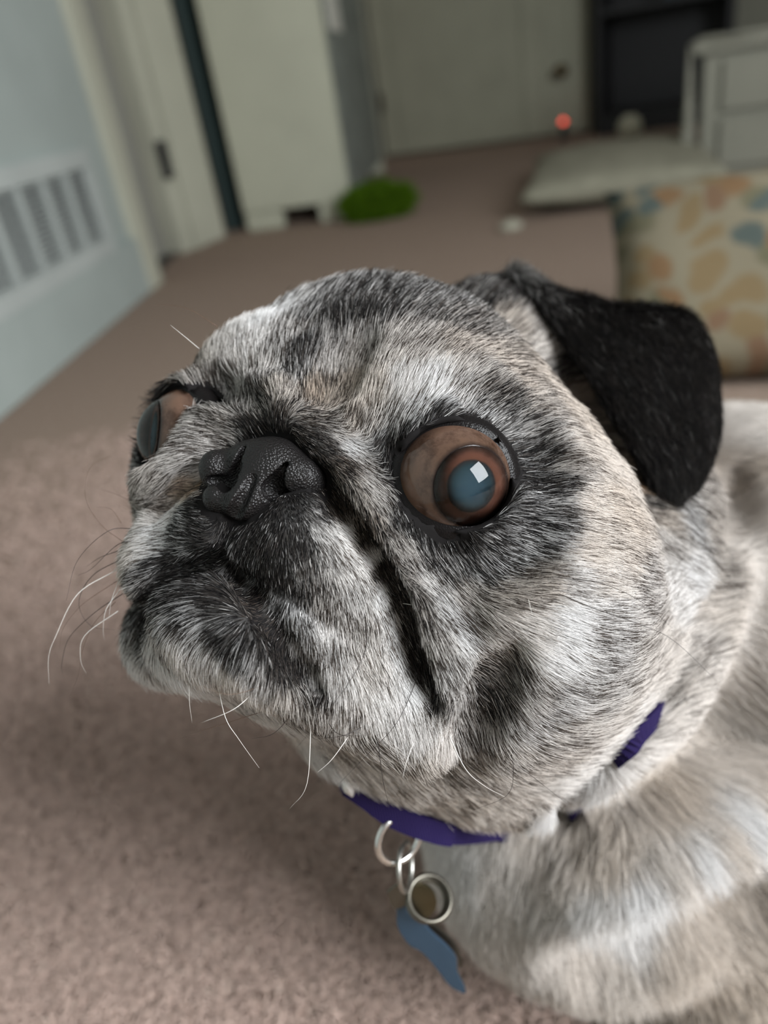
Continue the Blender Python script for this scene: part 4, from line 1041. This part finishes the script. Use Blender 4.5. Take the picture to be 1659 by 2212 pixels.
# white ball
bp_ = on_floor(1360, 303); bb = bmesh.new(); bmesh.ops.create_icosphere(bb, subdivisions=4, radius=.046)
for v in bb.verts:
    a = math.atan2(v.co.y, v.co.x); v.co *= 1 - .05 * math.exp(-((v.co.z - .016 * math.sin(2 * a)) / .004) ** 2)
o = bm_obj('toy_ball', bb, plaster('ball_felt', (.55, .54, .42), .9)); o.location = (bp_[0], bp_[1], .046); tag(o, 'small pale toy ball on the floor by the black bookcase', 'ball')
# white dresser on the right
X0 = on_floor(1508, 385); dX = np.array([.907, -.42, 0]); nX = np.array([.42, .907, 0]); X0 = X0 + np.array([0, 0, 0]); wX = .85
dr = empty('dresser', X0 + dX * wX / 2 + nX * .22); tag(dr, 'white painted dresser with drawers at the right edge', 'dresser')
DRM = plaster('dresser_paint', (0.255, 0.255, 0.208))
def xp(name, a, b, y0, y1, z0, z1, mat=DRM, par=None, bevel=.004):
    o = prism([X0 + dX * a + nX * y0, X0 + dX * b + nX * y0, X0 + dX * b + nX * y1, X0 + dX * a + nX * y1], z0, z1, mat, name, None, bevel)
    o.parent = dr; o.matrix_parent_inverse = Matrix.Translation(-Vector(dr.location))
    if par: o.parent = par; o.matrix_parent_inverse = par.matrix_world.inverted() if False else Matrix.Identity(4)
    return o
ztop = float((lambda d: (CC + d * (((X0 - CC) @ nX) / (d @ nX)))[2])(ray(1580, 108)))
print('ztop', ztop)
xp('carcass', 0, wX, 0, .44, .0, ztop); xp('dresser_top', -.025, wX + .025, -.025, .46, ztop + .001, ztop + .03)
for z0, z1 in ((ztop * .08, ztop * .48), (ztop * .54, ztop * .94)):
    dw = xp('drawer', .045, wX - .045, -.016, -.001, z0, z1, DRM)
    hm = bmesh.new(); c = X0 + dX * .30 + nX * -.016; zc = (z0 + z1) / 2 + .02
    pth = catmull([c + dX * -.05 + np.array([0, 0, zc]), c + dX * -.035 - nX * .02 + np.array([0, 0, zc - .012]), c - nX * .024 + np.array([0, 0, zc - .018]), c + dX * .035 - nX * .02 + np.array([0, 0, zc - .012]), c + dX * .05 + np.array([0, 0, zc])], 5)
    V, F = tube(pth, .005, 8); h = mesh_obj('handle', V, F, material('dark_pull', (.05, .045, .04), .4, .8)); h.parent = dw; h.matrix_parent_inverse = Matrix.Translation(-Vector(dr.location))
# knitted cloth on the dresser, one end hanging over the side
CL = plaster('crochet_cotton', (0.289, 0.289, 0.238), .95, .2, 40.0)
def cloth_mesh():
    P = []; nu, nv = 40, 16
    for i in range(nu):
        for j in range(nv):
            s = i / (nu - 1) * 1.05 - .36; y = -.035 + (.40 if s > -.03 else .12) * j / (nv - 1)
            if s < -.03: x = -.034 - .018 * math.sin(j * .9) * (-.03 - s) / .3; z = ztop + .034 + (s + .03)
            else: x = s; z = ztop + .034 + .003 * math.sin(i * .8) * math.sin(j * 1.1)
            y += .012 * math.sin(i * .7) * (j in (0, nv - 1)); P.append(X0 + dX * x + nX * y + np.array([0, 0, z]))
    F = [(i * nv + j, i * nv + j + 1, (i + 1) * nv + j + 1, (i + 1) * nv + j) for i in range(nu - 1) for j in range(nv - 1)]
    return P, F
P, F = cloth_mesh(); cl = mesh_obj('table_runner', P, F, CL); m_ = cl.modifiers.new('thickness', 'SOLIDIFY'); m_.thickness = .006; m_.offset = 1
tag(cl, 'off-white crocheted runner lying on the dresser, end hanging down its side', 'cloth')
# pillows
def pillow(name, c, ex, ey, ez, sx, sy, th, mat, seed=0, pw=.55):
    """puffed cushion with pinched corners"""
    n = 28; V = []; F = []; rg = random.Random(seed); ph = [rg.uniform(0, 6) for _ in range(6)]
    for side in (1, -1):
        for i in range(n + 1):
            for j in range(n + 1):
                u = i / n * 2 - 1; v = j / n * 2 - 1
                e = max(0, (1 - u * u) * (1 - v * v)) ** pw
                pin = 1 - .07 * (abs(u) ** 4) * (1 - v * v) ; pin2 = 1 - .07 * (abs(v) ** 4) * (1 - u * u)
                pinx = 1 - .06 * (1 - abs(v) ** 2) * abs(u) ** 3; piny = 1 - .06 * (1 - abs(u) ** 2) * abs(v) ** 3
                w = .06 * math.sin(5 * u + ph[0]) * math.sin(4 * v + ph[1]) * e + .03 * math.sin(11 * u + ph[2] + 3 * v) * e
                V.append(c + ex * (u * sx / 2 * pinx) + ey * (v * sy / 2 * piny) + ez * side * th / 2 * (e + w))
    m = (n + 1) ** 2
    for i in range(n):
        for j in range(n):
            a = i * (n + 1) + j; q = (a, a + n + 1, a + n + 2, a + 1)
            F.append(q); F.append(tuple(m + k for k in q[::-1]))
    o = mesh_obj(name, V, F, mat)
    bm = bmesh.new(); bm.from_mesh(o.data); bmesh.ops.remove_doubles(bm, verts=bm.verts[:], dist=1e-4); bmesh.ops.recalc_face_normals(bm, faces=bm.faces[:]); bm.to_mesh(o.data); bm.free()
    o.data.polygons.foreach_set('use_smooth', [True] * len(o.data.polygons))
    X_ = np.array([v.co[:] for v in o.data.vertices]) - c
    w_ = o.data.attributes.new('weave', 'FLOAT_VECTOR', 'POINT'); w_.data.foreach_set('vector', np.stack([X_ @ ex, X_ @ ey, X_ @ ez * .2], 1).reshape(-1).astype(np.float32))
    return o
PL = plaster('beige_linen', (0.256, 0.248, 0.188), .95, .12, 25.0)
q0 = on_floor(1125, 480); q1 = on_floor(1560, 430); q2 = on_floor(1180, 352)
ex = (q1 - q0); ex[2] = 0; lx = np.linalg.norm(ex); ex /= lx; ey = np.array([-ex[1], ex[0], 0])
o = pillow('floor_pillow', q0 + ex * lx * .52 + ey * .36 + np.array([0, 0, .053]), ex, ey, np.array([0, 0, 1.0]), lx * 1.05, .78, .105, PL, 3, .35); tag(o, 'flat beige pillow lying on the carpet before the dresser', 'pillow')
tp = on_floor(1105, 497); tb = bmesh.new(); bmesh.ops.create_icosphere(tb, subdivisions=3, radius=1)
for v in tb.verts: v.co = Vector((v.co.x * .028, v.co.y * .02, max(v.co.z, -.6) * .014 * (1 + .2 * math.sin(7 * v.co.x + 4 * v.co.y))))
o = bm_obj('chew_toy', tb, plaster('pale_rubber', (.36, .35, .28), .8)); o.location = (tp[0], tp[1], .0085); tag(o, 'small pale lump of a toy at the corner of the beige pillow', 'toy')
FL = material('floral_fabric', (.6, .55, .4), .95, 0, .1)
tc = nd(FL, 'ShaderNodeAttribute'); tc.attribute_name = 'weave'; mp = nd(FL, 'ShaderNodeMapping'); mp.inputs['Scale'].default_value = (1, 1, 1); wire(FL, tc.outputs['Vector'], mp.inputs['Vector'])
nz = nd(FL, 'ShaderNodeTexNoise', Scale=14.0, Detail=2.0); wire(FL, mp.outputs[0], nz.inputs['Vector'])
mv = nd(FL, 'ShaderNodeMix', data_type='VECTOR'); mv.inputs['Factor'].default_value = .06; wire(FL, mp.outputs[0], mv.inputs[4]); wire(FL, nz.outputs['Color'], mv.inputs[5])
vo = nd(FL, 'ShaderNodeTexVoronoi', Scale=30.0, voronoi_dimensions='2D'); wire(FL, mv.outputs[1], vo.inputs['Vector'])
rd = ramp(FL, [(.0, (.85, .85, .85)), (.34, (.8, .8, .8)), (.50, (0, 0, 0))]); wire(FL, vo.outputs['Distance'], rd.inputs['Fac'])
rc_ = ramp(FL, [(0, (.17, .095, .045)), (.28, (.05, .075, .075)), (.42, (.17, .12, .06)), (.6, (.11, .105, .065)), (.75, (.15, .085, .05)), (.9, (.085, .085, .06))], 'CONSTANT'); wire(FL, vo.outputs['Color'], rc_.inputs['Fac'])
mx = nd(FL, 'ShaderNodeMix', data_type='RGBA'); wire(FL, rd.outputs[0], mx.inputs['Factor']); mx.inputs[6].default_value = (.195, .172, .12, 1); wire(FL, rc_.outputs[0], mx.inputs[7]); wire(FL, mx.outputs[2], pbsdf(FL).inputs['Base Color'])
exc = np.array([.93, -.36, .0]); exc /= np.linalg.norm(exc); bkc = np.array([-exc[1], exc[0], 0])
tl_ = math.radians(38); eyc = np.array([0, 0, 1.0]) * math.cos(tl_) + bkc * math.sin(tl_); ezc = np.cross(exc, eyc)
Pb = on_floor(1560, 890) + bkc * .045
def cuv(px, py):
    d = ray(px, py); h = CC + d * (((Pb - CC) @ ezc) / (d @ ezc)) - Pb; return h @ exc, h @ eyc
u0_ = cuv(1302, 560)[0]; v1_ = cuv(1500, 405)[1]; print('cushion', u0_, v1_)
cu_ = pillow('floral_cushion', Pb + exc * (u0_ + .27) + eyc * (v1_ / 2 + .012), exc, eyc, ezc, .54, v1_ - .012, .15, FL, 5, .4); tag(cu_, 'cream cushion with rust and teal flower print leaning behind the dog', 'cushion')
print('cushion z', min(v.co.z for v in cu_.data.vertices))
# green shaggy toy
gp = on_floor(818, 472); gt = empty('plush_toy', gp); tag(gt, 'bright green shaggy plush toy on the carpet by the cream cabinet', 'toy')
gb = bmesh.new(); bmesh.ops.create_icosphere(gb, subdivisions=4, radius=1)
for v in gb.verts:
    n_ = v.co.normalized(); v.co = Vector((n_.x * .085, n_.y * .055, n_.z * .038)) * (1 + .22 * math.sin(7 * n_.x + 1) * math.cos(6 * n_.y) + .10 * math.sin(13 * n_.x + 5 * n_.z)) + Vector((gp[0], gp[1], .042))
GRM = material('green_plush', (.07, .13, .008), .9)
o = bm_obj('toy_body', gb, GRM); o.parent = gt; o.matrix_parent_inverse = Matrix.Translation(-Vector(gt.location))
GP = np.array([v.co[:] for v in o.data.vertices]); GN = np.array([v.normal[:] for v in o.data.vertices]); GF = np.array([p.vertices[:] for p in o.data.polygons])
rng = np.random.RandomState(4); f, bc = sample(GP, GF, np.full(len(GF), .12), rng); t = GF[f]; X = (GP[t] * bc[..., None]).sum(1); N = (GN[t] * bc[..., None]).sum(1)
T = rng.normal(size=X.shape); T -= N * (T * N).sum(1)[:, None]; T /= np.linalg.norm(T, axis=1)[:, None]
pts = grow(X, N, T, (.018 + .022 * rng.rand(len(X))), rng, lift=62); pts[:, :, 2] = np.maximum(pts[:, :, 2], .002)
h = curves_object('toy_shag', pts, np.array([.10, .20, .01]) * (.25 + 1.3 * rng.rand(len(X)))[:, None], np.full(len(X), 1.3e-3), HAIR, None); h.parent = gt; h.matrix_parent_inverse = Matrix.Translation(-Vector(gt.location)); h['kind'] = 'stuff'
